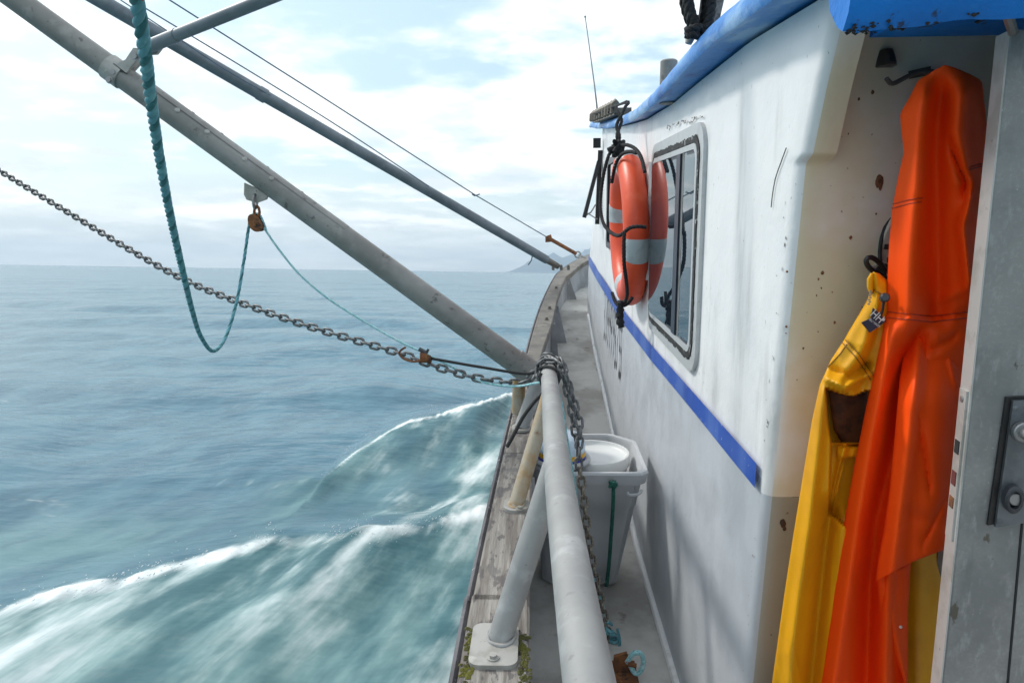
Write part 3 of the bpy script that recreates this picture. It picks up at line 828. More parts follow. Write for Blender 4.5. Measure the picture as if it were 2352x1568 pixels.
MB().prism([(XW - .0115 - .020 * (p[0] - (wy0 + ym) / 2), *p) for p in rrect((wy0 + ym) / 2 + .038, cz_, (ym - wy0) / 2 - .055, hz_ - .078, .03)], (.006, 0, 0)).build('pane', 'glass', win, sharp=30)
MB().box(XW - .021, XW - .003, ym - .012, ym + .052, wz0 + .078, wz1 - .078).build('mullion', 'dark_frame', win)
MB().box(XW - .0145, XW - .003, ym - .044, ym - .0125, wz0 + .078, wz1 - .078).build('sash', 'dull_steel', win)
# --- small forward window hidden behind the lifebuoy, hinged front visor, strap plates
a, b = PX(1424, 352, XW), PX(1411, 575, XW)
fw = ring_plate(rrect(4.5, (a.z + b.z) / 2, .42, (a.z - b.z) / 2, .05), rrect(4.5, (a.z + b.z) / 2, .36, (a.z - b.z) / 2 - .04, .03), XW + .004, XW - .018).build('window', 'black_plastic', boat)
MB().prism([(XW - .008, *p) for p in rrect(4.5, (a.z + b.z) / 2, .365, (a.z - b.z) / 2 - .035, .03)], (.004, 0, 0)).build('pane', 'glass', fw)
a, b = PX(1499, 372, XW), PX(1487, 640, XW)
MB().box(XW - .016, XW + .004, a.y - .01, a.y + .10, b.z, a.z).build('backing_strip', 'white_paint', boat)
vis = MB()
p = [PY(1376, 318, 5.45), PY(1376, 340, 5.45)]
vis.box(p[1].x - .045, p[1].x + .01, 5.42, 5.47, p[1].z, p[0].z)
vis = vis.build('visor_bracket', 'black_plastic', boat)
def bar(mb, P, Q, w, d):
    P, Q = Vector(P), Vector(Q)
    t = (Q - P).normalized(); n = t.cross(Vector((0, 1, 0))).normalized() * w; d = Vector((0, d, 0))
    return mb.hexa([P - n, P + n, P + n + d, P - n + d, Q - n, Q + n, Q + n + d, Q - n + d])
bar(MB(), PY(1379, 345, 5.45), PY(1372, 515, 5.5), .016, .04).build('visor_post', 'black_plastic', boat)
bar(MB(), PY(1376, 370, 5.42), PY(1342, 500, 5.3), .014, .05).build('visor_frame', 'black_plastic', boat)
MB().tube([PY(1347, 494, 5.32), PY(1357, 488, 5.34), PY(1368, 470, 5.44)], .006, 6).tube([PY(1350, 490, 5.33), PY(1371, 503, 5.46)], .005, 6).build('visor_stay', 'dull_steel', boat)

# --- on the roof: ribbed lamp housing, whip aerial, stub pipe
yl = 4.4
lb = PY(1361, 276, 5.3); le = PY(1410, 256, 4.15)
mb = MB()
for k in range(9):
    q = lb.lerp(le, k / 8)
    mb.tube([q + Vector((0, 0, -.01)), q + Vector((0, 0, .035)), q + Vector((.02, 0, .052))], .024, 8)
mb.hexa([lb + Vector((0, 0, -.02)), le + Vector((0, 0, -.02)), le + Vector((.1, 0, -.02)), lb + Vector((.1, 0, -.02)), lb + Vector((.02, 0, .02)), le + Vector((.02, 0, .02)), le + Vector((.1, 0, .02)), lb + Vector((.1, 0, .02))])
mb.build('ribbed_grip', 'bronze_grip', boat, sharp=40)
MB().tube([PY(1373, 262, 5.2), PY(1366, 200, 5.2), PY(1354, 110, 5.2), PY(1344, 38, 5.2)], [.008, .005, .004, .003], 6).disc(PY(1344, 41, 5.2), (0, 0, 1), .007, .012).build('aerial', 'dull_steel', boat)
q = PY(1536, 160, 2.7)
MB().tube([q - Vector((0, 0, .12)), q + Vector((0, 0, .028)), q + Vector((0, 0, .033))], [.031, .031, .026], 18).build('roof_pipe', 'pole_metal', boat)

# --- on the bulkhead: courtesy lamp, coat hook, round plaque
def on_bulk(X, Y, off=0.0):
    """where a sight line meets the raked after bulkhead, off metres in front of it"""
    r = ray(X, Y)
    k = (1.40 - off) / (r.y + .09 * r.z)
    return r * k
lmp = MB()
rows = []
for f, w, dp in ((0, .006, .006), (.10, .011, .018), (.5, .0145, .026), (.85, .0165, .032), (.97, .017, .030), (1.0, .015, .012)):
    c = on_bulk(lerp(2034, 2031, f), lerp(112, 156, f))
    rows.append([c + Vector((-w, .004, 0)), c + Vector((-w * .8, -dp * .6, 0)), c + Vector((-w * .35, -dp, 0)), c + Vector((w * .35, -dp, 0)), c + Vector((w * .8, -dp * .6, 0)), c + Vector((w, .004, 0))])
lmp.grid(rows, True, True).build('courtesy_lamp', 'lamp_dark', boat, sharp=50)
hk = MB()
hk.tube(spline([on_bulk(2142, 165, .008), on_bulk(2110, 166, .022), on_bulk(2085, 176, .03), on_bulk(2052, 192, .045), on_bulk(2040, 186, .06), on_bulk(2036, 180, .062)], .006), .0042, 8)
hk.hexa([on_bulk(2088, 182, .002), on_bulk(2140, 172, .002), on_bulk(2140, 172, .014), on_bulk(2088, 182, .014), on_bulk(2086, 164, .002), on_bulk(2138, 152, .002), on_bulk(2138, 152, .014), on_bulk(2086, 164, .014)])
hk.build('coat_hook', 'grime', boat, sharp=40)
# rust-bleeding old screw holes
for X, Y, r in ((2019, 415, .012), (2003, 212, .004), (2021, 430, .006), (1953, 545, .004), (1888, 627, .004), (1972, 228, .003), (1798, 1200, .010), (1801, 1212, .006), (1916, 740, .003)) + tuple((random.uniform(1850, 2030), random.uniform(200, 700), random.choice((.0012, .0014, .002))) for _ in range(9)) + tuple((random.uniform(1800, 1880), random.uniform(600, 1400), random.choice((.0012, .0016, .0024))) for _ in range(10)):
    c = on_bulk(X, Y, -.001)
    rows = [[c + Vector((math.cos(a) * r * .7 * random.uniform(.6, 1.2), -.0025, math.sin(a) * r * random.uniform(.7, 1.3))) for a in np.linspace(0, 2 * math.pi, 11)[:-1]]]
    rows.append([c + Vector((0, -.004, 0))] * 10)
    MB().grid([[p + Vector((0, .004, 0)) for p in rows[0]], rows[0], rows[1]], True).build('rust_bloom', 'rust', boat)
pc = on_bulk(2178, 575)
mb = MB()
mb.disc(pc + Vector((0, .002, 0)), (0, -1, -.09), .136, .010, 60, .3)
pq = mb.build('round_plaque', 'plaque', boat, sharp=30)
MB().tube([pc + Vector((math.cos(a) * .136, -.008 - .2 * 0 * math.sin(a), math.sin(a) * .136)) + Vector((0, +.09 * math.sin(a) * .136, 0)) for a in np.linspace(0, 2 * math.pi, 61)[:-1]], .004, 6, closed=True).build('plaque_rim', 'black_rubber', pq)
mb = MB()
for a, l in ((150, .020), (163, .014), (176, .024), (188, .016), (198, .02), (138, .016)):
    ca, sa = math.cos(R_(a)), math.sin(R_(a))
    p = lambda r, s: pc + Vector((ca * r - sa * s, -.0135 + .09 * (sa * r + ca * s) * -1, sa * r + ca * s))
    mb.prism([p(.108, -.006), p(.108, .006), p(.108 + l, .005), p(.108 + l, -.005)], (0, -.001, 0))
mb.build('plaque_mark', 'black_rubber', pq)

# --- the metal door, standing ajar close to the camera
DT = [PY(2320, 70, 1.115), PY(2146, 1760, 1.115)]             # top and bottom of its free edge, near face
e0 = DT[1] + (DT[0] - DT[1]) * 0.0
turn = Vector((math.cos(R_(9)), -math.sin(R_(9)), 0))          # swung a little towards the camera
dth = Vector((math.sin(R_(9)), math.cos(R_(9)), 0)) * .042
wd = turn * .62
lo, hi = DT[1] + Vector((0, 0, -.15)) + (DT[1] - DT[0]) * .0, DT[0]
def dp(u, v, n=0.0):       # u metres in from the free edge, v from 0 (bottom) to 1 (top), n metres proud of the near face
    return lo.lerp(hi, v) + turn * u - dth.normalized() * n
mb = MB()
rows = []
for v in np.linspace(0, 1, 12):
    p = lo.lerp(hi, v)
    rows.append([p + dth, p + dth * .06 + turn * .0, p + turn * .003, p + wd, p + wd + dth])
door = mb.grid(rows, True, True).build('door', 'door_metal', boat, sharp=30)
rows = [[lo.lerp(hi, v) - turn * .0015 + dth * k for k in (.04, .96)] for v in np.linspace(0, 1, 4)]
MB().grid([[p + turn * .003 for p in (r[0],)] + r + [r[1] + turn * .003] for r in rows]).build('edge_strip', 'door_edge_metal', door)
def door_v(X, Y):
    """u, v of the near face seen at a pixel"""
    r = ray(X, Y); n = dth.normalized()
    p = r * (lo.dot(n) / r.dot(n))
    A = Matrix(((turn.x, (hi - lo).x), (turn.z, (hi - lo).z)))
    q = A.inverted() @ Vector(((p - lo).x, (p - lo).z))
    return q.x, q.y
def door_quad(px, n0, n1):
    q = [door_v(*p) for p in px]
    return MB().hexa([dp(*c, n0) for c in q] + [dp(*c, n1) for c in q])
door_quad([(2264, 1202), (2345, 1190), (2400, 905), (2306, 909)], -.001, .005).build('lock_backing', 'black_plastic', door)
lk = door_quad([(2278, 1203), (2348, 1192), (2400, 912), (2318, 915)], .005, .011).build('lock_plate', 'lock_metal', door)
u, v = door_v(2313, 1134)
c = dp(u, v, .0105); nd = -dth.normalized()
ov = [c + turn * (math.cos(a) * .014) + (hi - lo).normalized() * (math.sin(a) * .024) for a in np.linspace(0, 2 * math.pi, 25)[:-1]]
mb = MB().grid([ov, [p + nd * .012 for p in ov], [c + (p - c) * .8 + nd * .015 for p in ov], [c + (p - c) * .62 + nd * .015 for p in ov], [c + (p - c) * .58 + nd * .004 for p in ov]], True, False)
mb.build('lock_cylinder', 'lamp_dark', lk)
mb = MB().disc(c + nd * .004 + turn * .003, nd, .0105, .007, 18)
mb.build('keyhole', 'dull_steel', lk)
u, v = door_v(2338, 983)
c = dp(u, v, .011)
MB().disc(c, nd, .017, .012, 20).tube([c + nd * .012, c + nd * .03, c + nd * .045 + turn * .012, c + nd * .05 + turn * .10], .0105, 12).build('handle', 'dull_steel', lk)
for X, Y in ((2322, 932), (2287, 1190)):
    c = dp(*door_v(X, Y), .0108)
    MB().disc(c, nd, .0045, .0015, 12).build('screw', 'lock_metal', lk)
# moulded line down the door face
c = [dp(*door_v(*p), .0) for p in ((2346, 1200), (2302, 1700))]
MB().tube([c[0], c[1]], .0022, 6).build('panel_seam', 'black_rubber', door)
# latch strip let into the free edge
def ep(k, v, n):      # k across the edge 0 (near) to 1 (far), v up
    return lo.lerp(hi, v) + dth * k - turn * n
def edge_v(Y):
    return min(np.linspace(0, 1, 800), key=lambda v: abs(project(ep(.5, v, 0))[1] - Y))
def project(p):
    w = BM @ Vector(p) - EYE
    d = w.dot(Fc)
    return CX + FPX * w.dot(Rc) / d, CY - FPX * w.dot(Uc) / d
va, vb = edge_v(1235), edge_v(895)
ls = MB().hexa([ep(.2, va, .0015), ep(.8, va, .0015), ep(.8, va, .005), ep(.2, va, .005), ep(.2, vb, .0015), ep(.8, vb, .0015), ep(.8, vb, .005), ep(.2, vb, .005)]).build('latch_strip', 'door_edge_metal', door)
for Y0, Y1, m_ in ((1040, 1012, 'dark_interior'), (1112, 1082, 'red_paint'), (1165, 1140, 'rust')):
    va, vb = edge_v(Y0), edge_v(Y1)
    MB().hexa([ep(.32, va, .0045), ep(.68, va, .0045), ep(.68, va, .0065), ep(.32, va, .0065), ep(.32, vb, .0045), ep(.68, vb, .0045), ep(.68, vb, .0065), ep(.32, vb, .0065)]).build('latch', m_, ls)
c = ep(.5, edge_v(915), .0048)
MB().disc(c, -turn, .0055, .002, 12).build('screw', 'dull_steel', ls)
# stay rod from the fascia down behind the door
MB().tube([PY(2290, -40, 1.0), PY(2318, 45, 1.06), PY(2330, 85, 1.14)], .007, 8).build('stay_rod', 'dull_steel', boat)

# --- the pipe railing on the bulwark
rx = .046
def rail_z(y): return lerp(-.548, -.655, (y - .85) / 2.05)
elbow = 2.93
rail_x = lambda y: rx + .019 * max(0, 1.5 - y) ** 1.5
pts = [Vector((rail_x(y), y, rail_z(y))) for y in np.linspace(-1, elbow - .03, 26)]
ze = rail_z(elbow)
pts += [Vector((rx - .004, elbow + .008, ze - .004)), Vector((rx - .010, elbow + .028, ze - .020)), Vector((rx - .020, elbow + .036, ze - .05))]
foot_c = PZ(1197, 985, -.95)
pts += [Vector((foot_c.x, foot_c.y, -.94)).lerp(pts[-1], .5), Vector((foot_c.x, foot_c.y, -.945))]
railing = MB().tube(spline(pts[:-2], .04) + pts[-2:], .031, 20).build('railing', 'rail_metal', boat, sharp=60)
def plate(cx, cy, z, w, l, r, m_='plate_metal'):
    out = [(cx + (p[0]) , cy + p[1]) for p in rrect(0, 0, w, l, r, 5)]
    return MB().prism([(x, y, z) for x, y in out], (0, 0, .010)).build('base_plate', m_, railing, sharp=30)
def leg(topY, topd, footXY, m_, r=.0285):
    f = PZ(*footXY, -.945)
    t = Vector((rx - .006, topd, rail_z(topd)))
    mid = f.lerp(t, .5)
    MB().tube(spline([f + (f - t).normalized() * .045, f.lerp(t, .3) + Vector((0, .0, .0)), mid, t], .05), r, 18).build('leg', m_, railing, sharp=60)
    # weld bead round the foot
    MB().tube([f + Vector((math.cos(a) * (r + .001) + .001, math.sin(a) * (r + .010) - .004, .006)) for a in np.linspace(0, 2 * math.pi, 21)[:-1]], .0035, 6, closed=True, rough=.3).build('weld', m_, railing)
    return f
fA = leg(0, 1.50, (1150, 1462), 'rail_metal')
fB = leg(0, 2.25, (1186, 1158), 'rusty_leg', .025)
plate(fA.x - .012, fA.y - .03, -.950, .052, .075, .022)
plate(fB.x, fB.y - .004, -.950, .040, .052, .035)
plate(foot_c.x, foot_c.y, -.950, .040, .05, .035)
for c in ((fA.x - .012, fA.y - .08, -.94), (fA.x + .015, fA.y + .03, -.94), (fB.x + .012, fB.y - .045, -.94)):
    bolt_into(MB(), c, (0, 0, 1), .009, .009).build('bolt', 'plate_metal', railing, sharp=30)
# older step plate and post stub beside the forward foot
q = PZ(1190, 970, -.95)
stub = PZ(1190, 948, -.95)
MB().tube([stub, stub + Vector((.006, .01, .16))], [.03, .03], 16).build('post_stub', 'rusty_leg', boat, sharp=60)
bolt_into(MB(), PZ(1190, 968, -.949), (0, 0, 1), .012, .012).build('bolt', 'dull_steel', boat, sharp=30)
# moss beside the after base plate: grows on the timber
rows = []
for i in range(14):
    for sgn, X0 in ((1, 1207), (-1, 1062)):
        pass
mo = MB()
for k in range(150):
    Y = random.uniform(1440, 1568); X = random.choice([random.gauss(1203, 7), random.gauss(1068 + (1568 - Y) * .12, 7)])
    p = PZ(X, Y, -.949)
    s = random.uniform(.002, .006)
    mo.add([p + Vector((-s, -s, 0)), p + Vector((s, -s, 0)), p + Vector((s, s, 0)), p + Vector((-s, s, 0)), p + Vector((0, 0, s * .8))], [(0, 1, 4), (1, 2, 4), (2, 3, 4), (3, 0, 4)])
o = mo.build('moss', 'mossy_timber', boat); tag(o, kind='stuff')
# bolt heads on the forward cap
for X, Y, z in ((1263, 705, -.825), (1265, 735, -.85), (1281, 660, -.77)):
    p = PZ(X, Y, z)
    i = min(range(NS), key=lambda k: (capo[k].lerp(capi[k], .6) - p).length)
    c = capo[i].lerp(capi[i], .62)
    bolt_into(MB(), c - Vector((0, 0, .002)), (0, 0, 1), .011, .022).build('bolt', 'cap_metal', boat, sharp=30)

# ------------------------------------------------------------------ poles and rigging
def rivets(parent, path, spots, r, m_):
    for X, Y, y in spots:
        c = PY(X, Y, y)
        MB().disc(c, (-.1, -1, .1), r, .006, 12, .4).build('rivet', m_, parent)
p0, p1 = PY(1222, 858, 3.08), PY(8, -22, 3.02)
ax = (p1 - p0).normalized()
far = p0 + ax * 3.4
pole = thing('outrigger_pole', 'thick grey metal pole slanting up from the rail, carrying a clamp and a pulley', 'pole', p0, 'outrigger poles')
pts = [p0.lerp(far, k / 14) for k in range(15)]
MB().tube(pts, [lerp(.054, .047, k / 14) for k in range(15)], 26).build('spar', 'pole_metal', pole, sharp=60)
perp = (ax.cross(Vector((0, 1, 0)))).normalized()
if perp.z < 0: perp = -perp
# riveted doubler strip along the upper side
def at_pole(X, Y):
    s = (PY(X, Y, 3.05) - p0).dot(ax)
    return p0 + ax * s
a, b = at_pole(345, 215), at_pole(800, 520)
rows = []
for k in range(16):
    q = a.lerp(b, k / 15)
    rows.append([q + (perp * math.cos(t) - Vector((0, 1, 0)) * math.sin(t)) * .0535 for t in np.linspace(-.9, .75, 9)] )
MB().grid(rows).build('doubler', 'pole_metal', pole, sharp=60)
for X, Y in ((410, 276), (476, 325), (618, 432), (560, 385)):
    q = at_pole(X, Y)
    t = .95
    n = (perp * math.cos(t) - Vector((0, 1, 0)) * math.sin(t))
    MB().disc(q + n * .047, n, .011, .009, 14, .4).build('rivet', 'plate_metal', pole)
for X, Y in ((505, 318), (440, 270), (610, 393), (690, 447)):
    q = at_pole(X, Y)
    MB().disc(q + perp * .047, perp, .008, .009, 10, .4).build('rivet', 'pole_metal', pole)
# clamp: two half shells round the pole, ears reaching up to the brace
q = at_pole(268, 175)
rows = []
for s in (-.038, -.036, .036, .038):
    rr_ = .0515 if abs(s) > .037 else .0555
    rows.append([q + ax * s + (perp * math.cos(t) + Vector((0, 1, 0)) * math.sin(t)) * rr_ for t in np.linspace(0, 2 * math.pi, 29)[:-1]])
clamp = MB().grid(rows, True).build('clamp', 'plate_metal', pole, sharp=30)
dn = PY(246, 178, 3.0)
MB().prism([PY(X, Y, 2.985) for X, Y in ((237, 155), (262, 146), (290, 168), (330, 112), (306, 110), (288, 137), (268, 147))], (0, .014, 0)).build('clamp_ear', 'plate_metal', clamp, sharp=30)
MB().prism([PY(X, Y, 3.03) for X, Y in ((282, 180), (305, 165), (338, 128), (322, 104), (296, 130), (276, 158))], (0, .014, 0)).build('clamp_ear', 'plate_metal', clamp, sharp=30)
bolt_into(MB(), PY(312, 130, 2.98), (0, -1, 0), .012, .014).build('bolt', 'dull_steel', clamp, sharp=30)
bolt_into(MB(), PY(262, 166, 2.985), (0, -1, 0), .011, .012).build('bolt', 'dull_steel', clamp, sharp=30)
bolt_into(MB(), PY(252, 184, 2.975), (0, -1, 0), .010, .012).build('bolt', 'dull_steel', clamp, sharp=30)
# hanger plate for the pulley
MB().prism([PY(X, Y, 3.035) for X, Y in ((561, 420), (560, 447), (566, 459), (590, 466), (612, 458), (616, 445))], (0, .012, 0)).build('hanger_plate', 'plate_metal', pole, sharp=30)
# foot socket on the cap
fs = p0 - Vector((.0, .02, .0))
MB().tube([p0 + ax * .10, p0 - ax * .02], .060, 20).tube([p0 - ax * .01, Vector((p0.x + .02, p0.y, -.93))], .035, 14).build('foot_socket', 'pole_metal', pole, sharp=50)

b0, b1 = PY(330, 112, 2.99), PY(640, -14, 2.6)
bd = (b1 - b0)
brace = thing('brace_pole', 'thinner grey pipe bolted to the clamp, running up out of the picture', 'pole', b0)
MB().tube([b0, b0 + bd * .03, b0 + bd * .28], .026, 18).tube([b0 + bd * .28, b0 + bd * 4.0], .0235, 18).build('pipe', 'far_pole_metal', brace, sharp=60)
MB().prism([PY(X, Y, 2.985) for X, Y in ((318, 104), (352, 92), (372, 106), (358, 124), (330, 126))], (0, .02, 0)).build('pipe_eye', 'plate_metal', brace, sharp=30)

mt = b0 + bd * 4.0
MB().tube([Vector((mt.x, mt.y, .42)), Vector((mt.x, mt.y, mt.z + .9))], [.055, .045], 18).build('mast', 'pole_metal', boat, sharp=60)
MB().tube([Vector((mt.x, mt.y, mt.z + .7)), Vector((-.72, .70, mt.z + .25))], .032, 16).build('boom', 'pole_metal', boat, sharp=60)
BOOM_END = Vector((-.68, .715, mt.z + .26))
f0, f1 = PY(1282, 612, 6.9), PY(214, -8, 5.0)
fd = f1 - f0
pole2 = thing('outrigger_pole', 'slimmer steel pole farther forward, its foot on the curved bow rail', 'pole', f0, 'outrigger poles')
MB().tube([f0 + fd * .035, f0 + fd * .10, f0 + fd * .72], [.041, .043, .047], 18).tube([f0 + fd * .72, f0 + fd * 1.62], .051, 18).build('spar', 'far_pole_metal', pole2, sharp=60)
MB().tube([f0 + fd * .725, f0 + fd * .71], .056, 18).build('collar', 'far_pole_metal', pole2, sharp=40)
MB().tube([f0, f0 + fd * .04], [.028, .033], 14).build('foot_fitting', 'cap_metal', pole2, sharp=50)
for d_ in (-.05, .03, .10):
    c = f0 + Vector((d_, 0, -.03))
    MB().tube([c + Vector((0, -.05, 0)), c + Vector((0, -.04, .035)), c + Vector((0, .04, .035)), c + Vector((0, .05, 0))], .014, 8).build('hinge_lug', 'cap_metal', pole2)
MB().tube([f0 + fd * .075, f0 + fd * .078 + Vector((-.015, 0, -.09)), f0 + fd * .079 + Vector((-.04, 0, -.13))], .006, 6).build('wire_tail', 'wire_steel', pole2)

w = thing('rigging_wire', 'upper thin wire ending in the rusty turnbuckle at the bow', 'wire', PY(1335, 588, 7.2), 'rigging wires')
t0, t1 = PY(1262, 548, 6.9), PY(1322, 582, 7.15)
MB().tube([t0, PY(1090, 447, 6.3), PY(720, 210, 5.4), PY(376, -8, 4.7)], .0048, 6).build('cable', 'wire_steel', w)
MB().tube([PY(1084, 446, 6.28), PY(1090, 450, 6.28), PY(1102, 446, 6.3)], .006, 6).build('wire_splice', 'wire_steel', w)
tb = MB().tube([t0, t1], .019, 10).build('turnbuckle', 'rust', w)
MB().hexa([t0 + Vector(v) for v in ((-.04, -.03, -.035), (.035, -.03, -.03), (.035, .03, -.03), (-.04, .03, -.035), (-.04, -.03, .02), (.015, -.03, .04), (.015, .03, .04), (-.04, .03, .02))]).build('turnbuckle_end', 'rust', tb, sharp=30)
MB().tube([t1 + (t1 - t0).normalized() * .035 + Vector((math.cos(a) * .03, 0, math.sin(a) * .03)) for a in np.linspace(0, 2 * math.pi, 15)[:-1]], .008, 6, closed=True).tube([t1 + (t1 - t0).normalized() * .06, PY(1345, 592, 7.3)], .012, 6).build('shackle', 'dull_steel', tb)
w2 = thing('rigging_wire', 'middle thin wire sagging down onto the far pole', 'wire', PY(985, 428, 6.0), 'rigging wires')
MB().tube(spline([PY(325, 14, 4.8), PY(600, 180, 5.3), PY(800, 305, 5.7), PY(985, 428, 6.0)], .2), .0045, 6).build('cable', 'wire_steel', w2)
w3 = thing('rigging_wire', 'lowest thin wire lying close along the far pole top', 'wire', PY(640, 228, 5.6), 'rigging wires')
MB().tube(spline([PY(246, -20, 4.75), PY(400, 82, 5.05), PY(530, 168, 5.3), PY(700, 262, 5.75)], .2), .0040, 6).build('cable', 'wire_steel', w3)

# the rusty pulley
bc = PY(590, 516, 3.04)
blk = thing('pulley_block', 'rusty pulley block hanging from a plate under the thick pole', 'pulley', bc)
def teardrop(c, y, k=1.0):
    out = []
    for a in np.linspace(0, 2 * math.pi, 22)[:-1]:
        r = .030 * (1 + .55 * max(0, math.sin(a)) ** 3) * k
        x, z = math.cos(a) * r, math.sin(a) * r
        out.append(c + Vector((x - z * .25, y, z)))
    return out
MB().prism(teardrop(bc, -.018), (0, .006, 0)).build('cheek', 'rust', blk, sharp=30)
MB().prism(teardrop(bc, .012), (0, .006, 0)).build('cheek', 'rust', blk, sharp=30)
MB().disc(bc + Vector((0, -.011, -.002)), (0, 1, 0), .029, .022, 20, .3).build('sheave', 'black_rubber', blk)
MB().disc(bc + Vector((0, -.026, 0)), (0, 1, 0), .007, .05, 10).build('pin', 'rust', blk)
lk_ = [PY(586, 492, 3.04), PY(585, 478, 3.04)]
MB().tube([PY(590 + 6 * math.cos(a), 487 + 13 * math.sin(a), 3.04) for a in np.linspace(0, 2 * math.pi, 17)[:-1]], .006, 7, closed=True).build('shackle', 'rust', blk)
MB().tube([PY(586 + 4 * math.cos(a), 463 + 16 * math.sin(a), 3.035 + .012 * math.cos(a)) for a in np.linspace(0, 2 * math.pi, 17)[:-1]], .0065, 7, closed=True).build('shackle', 'dull_steel', blk)

# the teal rope: hangs in from overhead, loops up to the pulley; a pale line goes on to the rail and deck
ra = spline([BOOM_END, BOOM_END.lerp(PY(296, -150, .78), .6) + Vector((-.02, 0, 0)), PY(296, -150, .78), PY(308, -50, .84), PY(316, 10, .90), PY(332, 115, .98), PY(346, 225, 1.10), PY(366, 360, 1.27), PY(392, 500, 1.48), PY(420, 625, 1.76), PY(441, 712, 2.05), PY(461, 772, 2.35), PY(489, 806, 2.62),
             PY(517, 777, 2.80), PY(543, 695, 2.92), PY(560, 600, 3.0), PY(570, 530, 3.03), PY(575, 502, 3.04)], .02)
rope = thing('rope', 'twisted teal rope hanging in a long loop up to the pulley', 'rope', ra[0])
Rf = lambda s: lerp(.0085, .0062, min(1, max(0, s * 1.5 - .5)))
sts = strands(ra, Rf, .070, 3, 14)
for k, st in enumerate(sts):
    n = len(st)
    MB().tube(st, [Rf(i / n) * .66 for i in range(n)], 7).build('strand', ('rope_teal', 'rope_green', 'rope_teal')[k], rope, sharp=80)
MB().tube(spline([PY(575, 502, 3.04), PY(582, 491, 3.045), PY(596, 493, 3.05), PY(605, 510, 3.05), PY(612, 530, 3.05)], .01), .005, 7).build('bight', 'rope_pale', rope)
ln = spline([PY(604, 520, 3.05), PY(640, 572, 3.04), PY(690, 632, 3.02), PY(760, 690, 2.99), PY(850, 746, 2.95), PY(920, 785, 2.9), PY(985, 815, 2.85), PY(1040, 843, 2.8), PY(1095, 872, 2.75), PY(1150, 885, 2.71), PY(1195, 886, 2.68),
             PY(1235, 879, 2.60), PY(1262, 881, 2.58), PY(1282, 900, 2.57), PY(1293, 940, 2.56), PY(1300, 990, 2.55), PY(1308, 1040, 2.54), PY(1319, 1100, 2.53), PY(1327, 1160, 2.52), PY(1337, 1220, 2.51), PY(1350, 1280, 2.50),
             PY(1368, 1340, 2.49), PY(1385, 1390, 2.48), PY(1397, 1432, 2.47)], .02)
line = thing('rope', 'thin pale turquoise line from the pulley over the rail to the deck', 'rope', ln[0])
mb = MB()
for st in strands(ln, .0048, .022, 3, 6):
    mb.tube(st, .0031, 5)
mb.build('line', 'rope_pale', line, sharp=80)
kc = PY(1405, 1450, 2.46)
mb = MB()
kn = []
for k in range(90):
    a = k / 90 * 2 * math.pi * 5
    f = k / 90
    kn.append(PY(1397 + 24 * f, 1435 + 60 * f, 2.46) + Vector((math.cos(a) * .014, math.sin(a) * .014, math.sin(a * .7) * .008)))
mb.tube(kn, .006, 6)
for s_ in (-1, 1):
    mb.tube(spline([kc + Vector((.02 * s_, -.01, .02)), kc + Vector((.03 * s_, -.02, -.03)), kc + Vector((.02 * s_, -.02, -.09)), PY(1430 + 6 * s_, 1508, 2.47)], .01), .0055, 6)
mb.build('knot', 'rope_teal', line)
# rusty fitting on deck that it is made fast to
pf = PZ(1425, 1548, -1.675)
pad = thing('deck_cleat', 'rusty bracket on the deck with a pale rope tail tied round it', 'cleat', pf)
def pq_(X, Y, d=0.0): return PY(X, Y, pf.y + d)
MB().prism([pq_(X, Y) for X, Y in ((1411, 1508), (1440, 1500), (1450, 1522), (1446, 1552), (1441, 1585), (1412, 1585), (1408, 1540))], (0, .014, 0)).build('upright', 'rust', pad, sharp=30)
MB().box(pf.x - .06, pf.x + .06, pf.y - .05, pf.y + .07, deck_z(pf.y) + .001, deck_z(pf.y) + .012).build('foot', 'rust', pad)
MB().tube(spline([pq_(1440, 1520, -.02), pq_(1455, 1500, -.03), pq_(1472, 1500, -.03), pq_(1478, 1520, -.03), pq_(1470, 1542, -.03), pq_(1458, 1545, -.025), pq_(1448, 1528, -.02)], .008), .009, 8).build('rope_tail', 'rope_pale', pad)
MB().tube([pq_(1442, 1524, -.03), pq_(1462, 1528, -.035)], .008, 8).build('pin', 'rust', pad)

# ------------------------------------------------------------------ the chain
CP, CWR = .0390, .0056
def link_mesh(name, wire=CWR, half=.0236, hw=.0130):
    mb = MB()
    pts = []
    for k in range(14):
        a = 2 * math.pi * (k + .5) / 14
        x = math.cos(a)
        pts.append(Vector((math.copysign(half - hw, x) + x * hw, math.sin(a) * hw, 0)))
    mb.tube(pts, wire, 6, closed=True)
    return mb
def mk_link(m_):
    mb = link_mesh('link')
    me = bpy.data.meshes.new('link')
    me.from_pydata([tuple(p) for p in mb.v], [], mb.f)
    me.polygons.foreach_set('use_smooth', [True] * len(me.polygons))
    me.materials.append(MATS[m_])
    return me
LM, LMR = mk_link('chain_steel'), mk_link('rusty_chain_steel')
def chain(path, parent, mesh_at, pitch=CP, twist0=0.0, jitter=.12):
    pts = spline(path, pitch)
    base = Vector(BASE[parent.name])
    nrm = None
    for i in range(len(pts) - 1):
        a, b = pts[i], pts[i + 1]
        t = (b - a).normalized()
        if nrm is None:
            nrm = Vector((0, -1, .3)); 
        nrm = (nrm - t * nrm.dot(t)).normalized()
        ang = twist0 + (math.pi / 2 if i % 2 else 0) + random.uniform(-jitter, jitter)
        z = nrm * math.cos(ang) + t.cross(nrm) * math.sin(ang)
        y = z.cross(t)
        M = Matrix(((t.x, y.x, z.x, 0), (t.y, y.y, z.y, 0), (t.z, y.z, z.z, 0), (0, 0, 0, 1)))
        o = bpy.data.objects.new('link', mesh_at(i / len(pts)))
        col.objects.link(o)
        o.parent = parent
        o.matrix_local = Matrix.Translation((a + b) / 2 - base) @ M
ry = 2.60
zr = rail_z(ry)
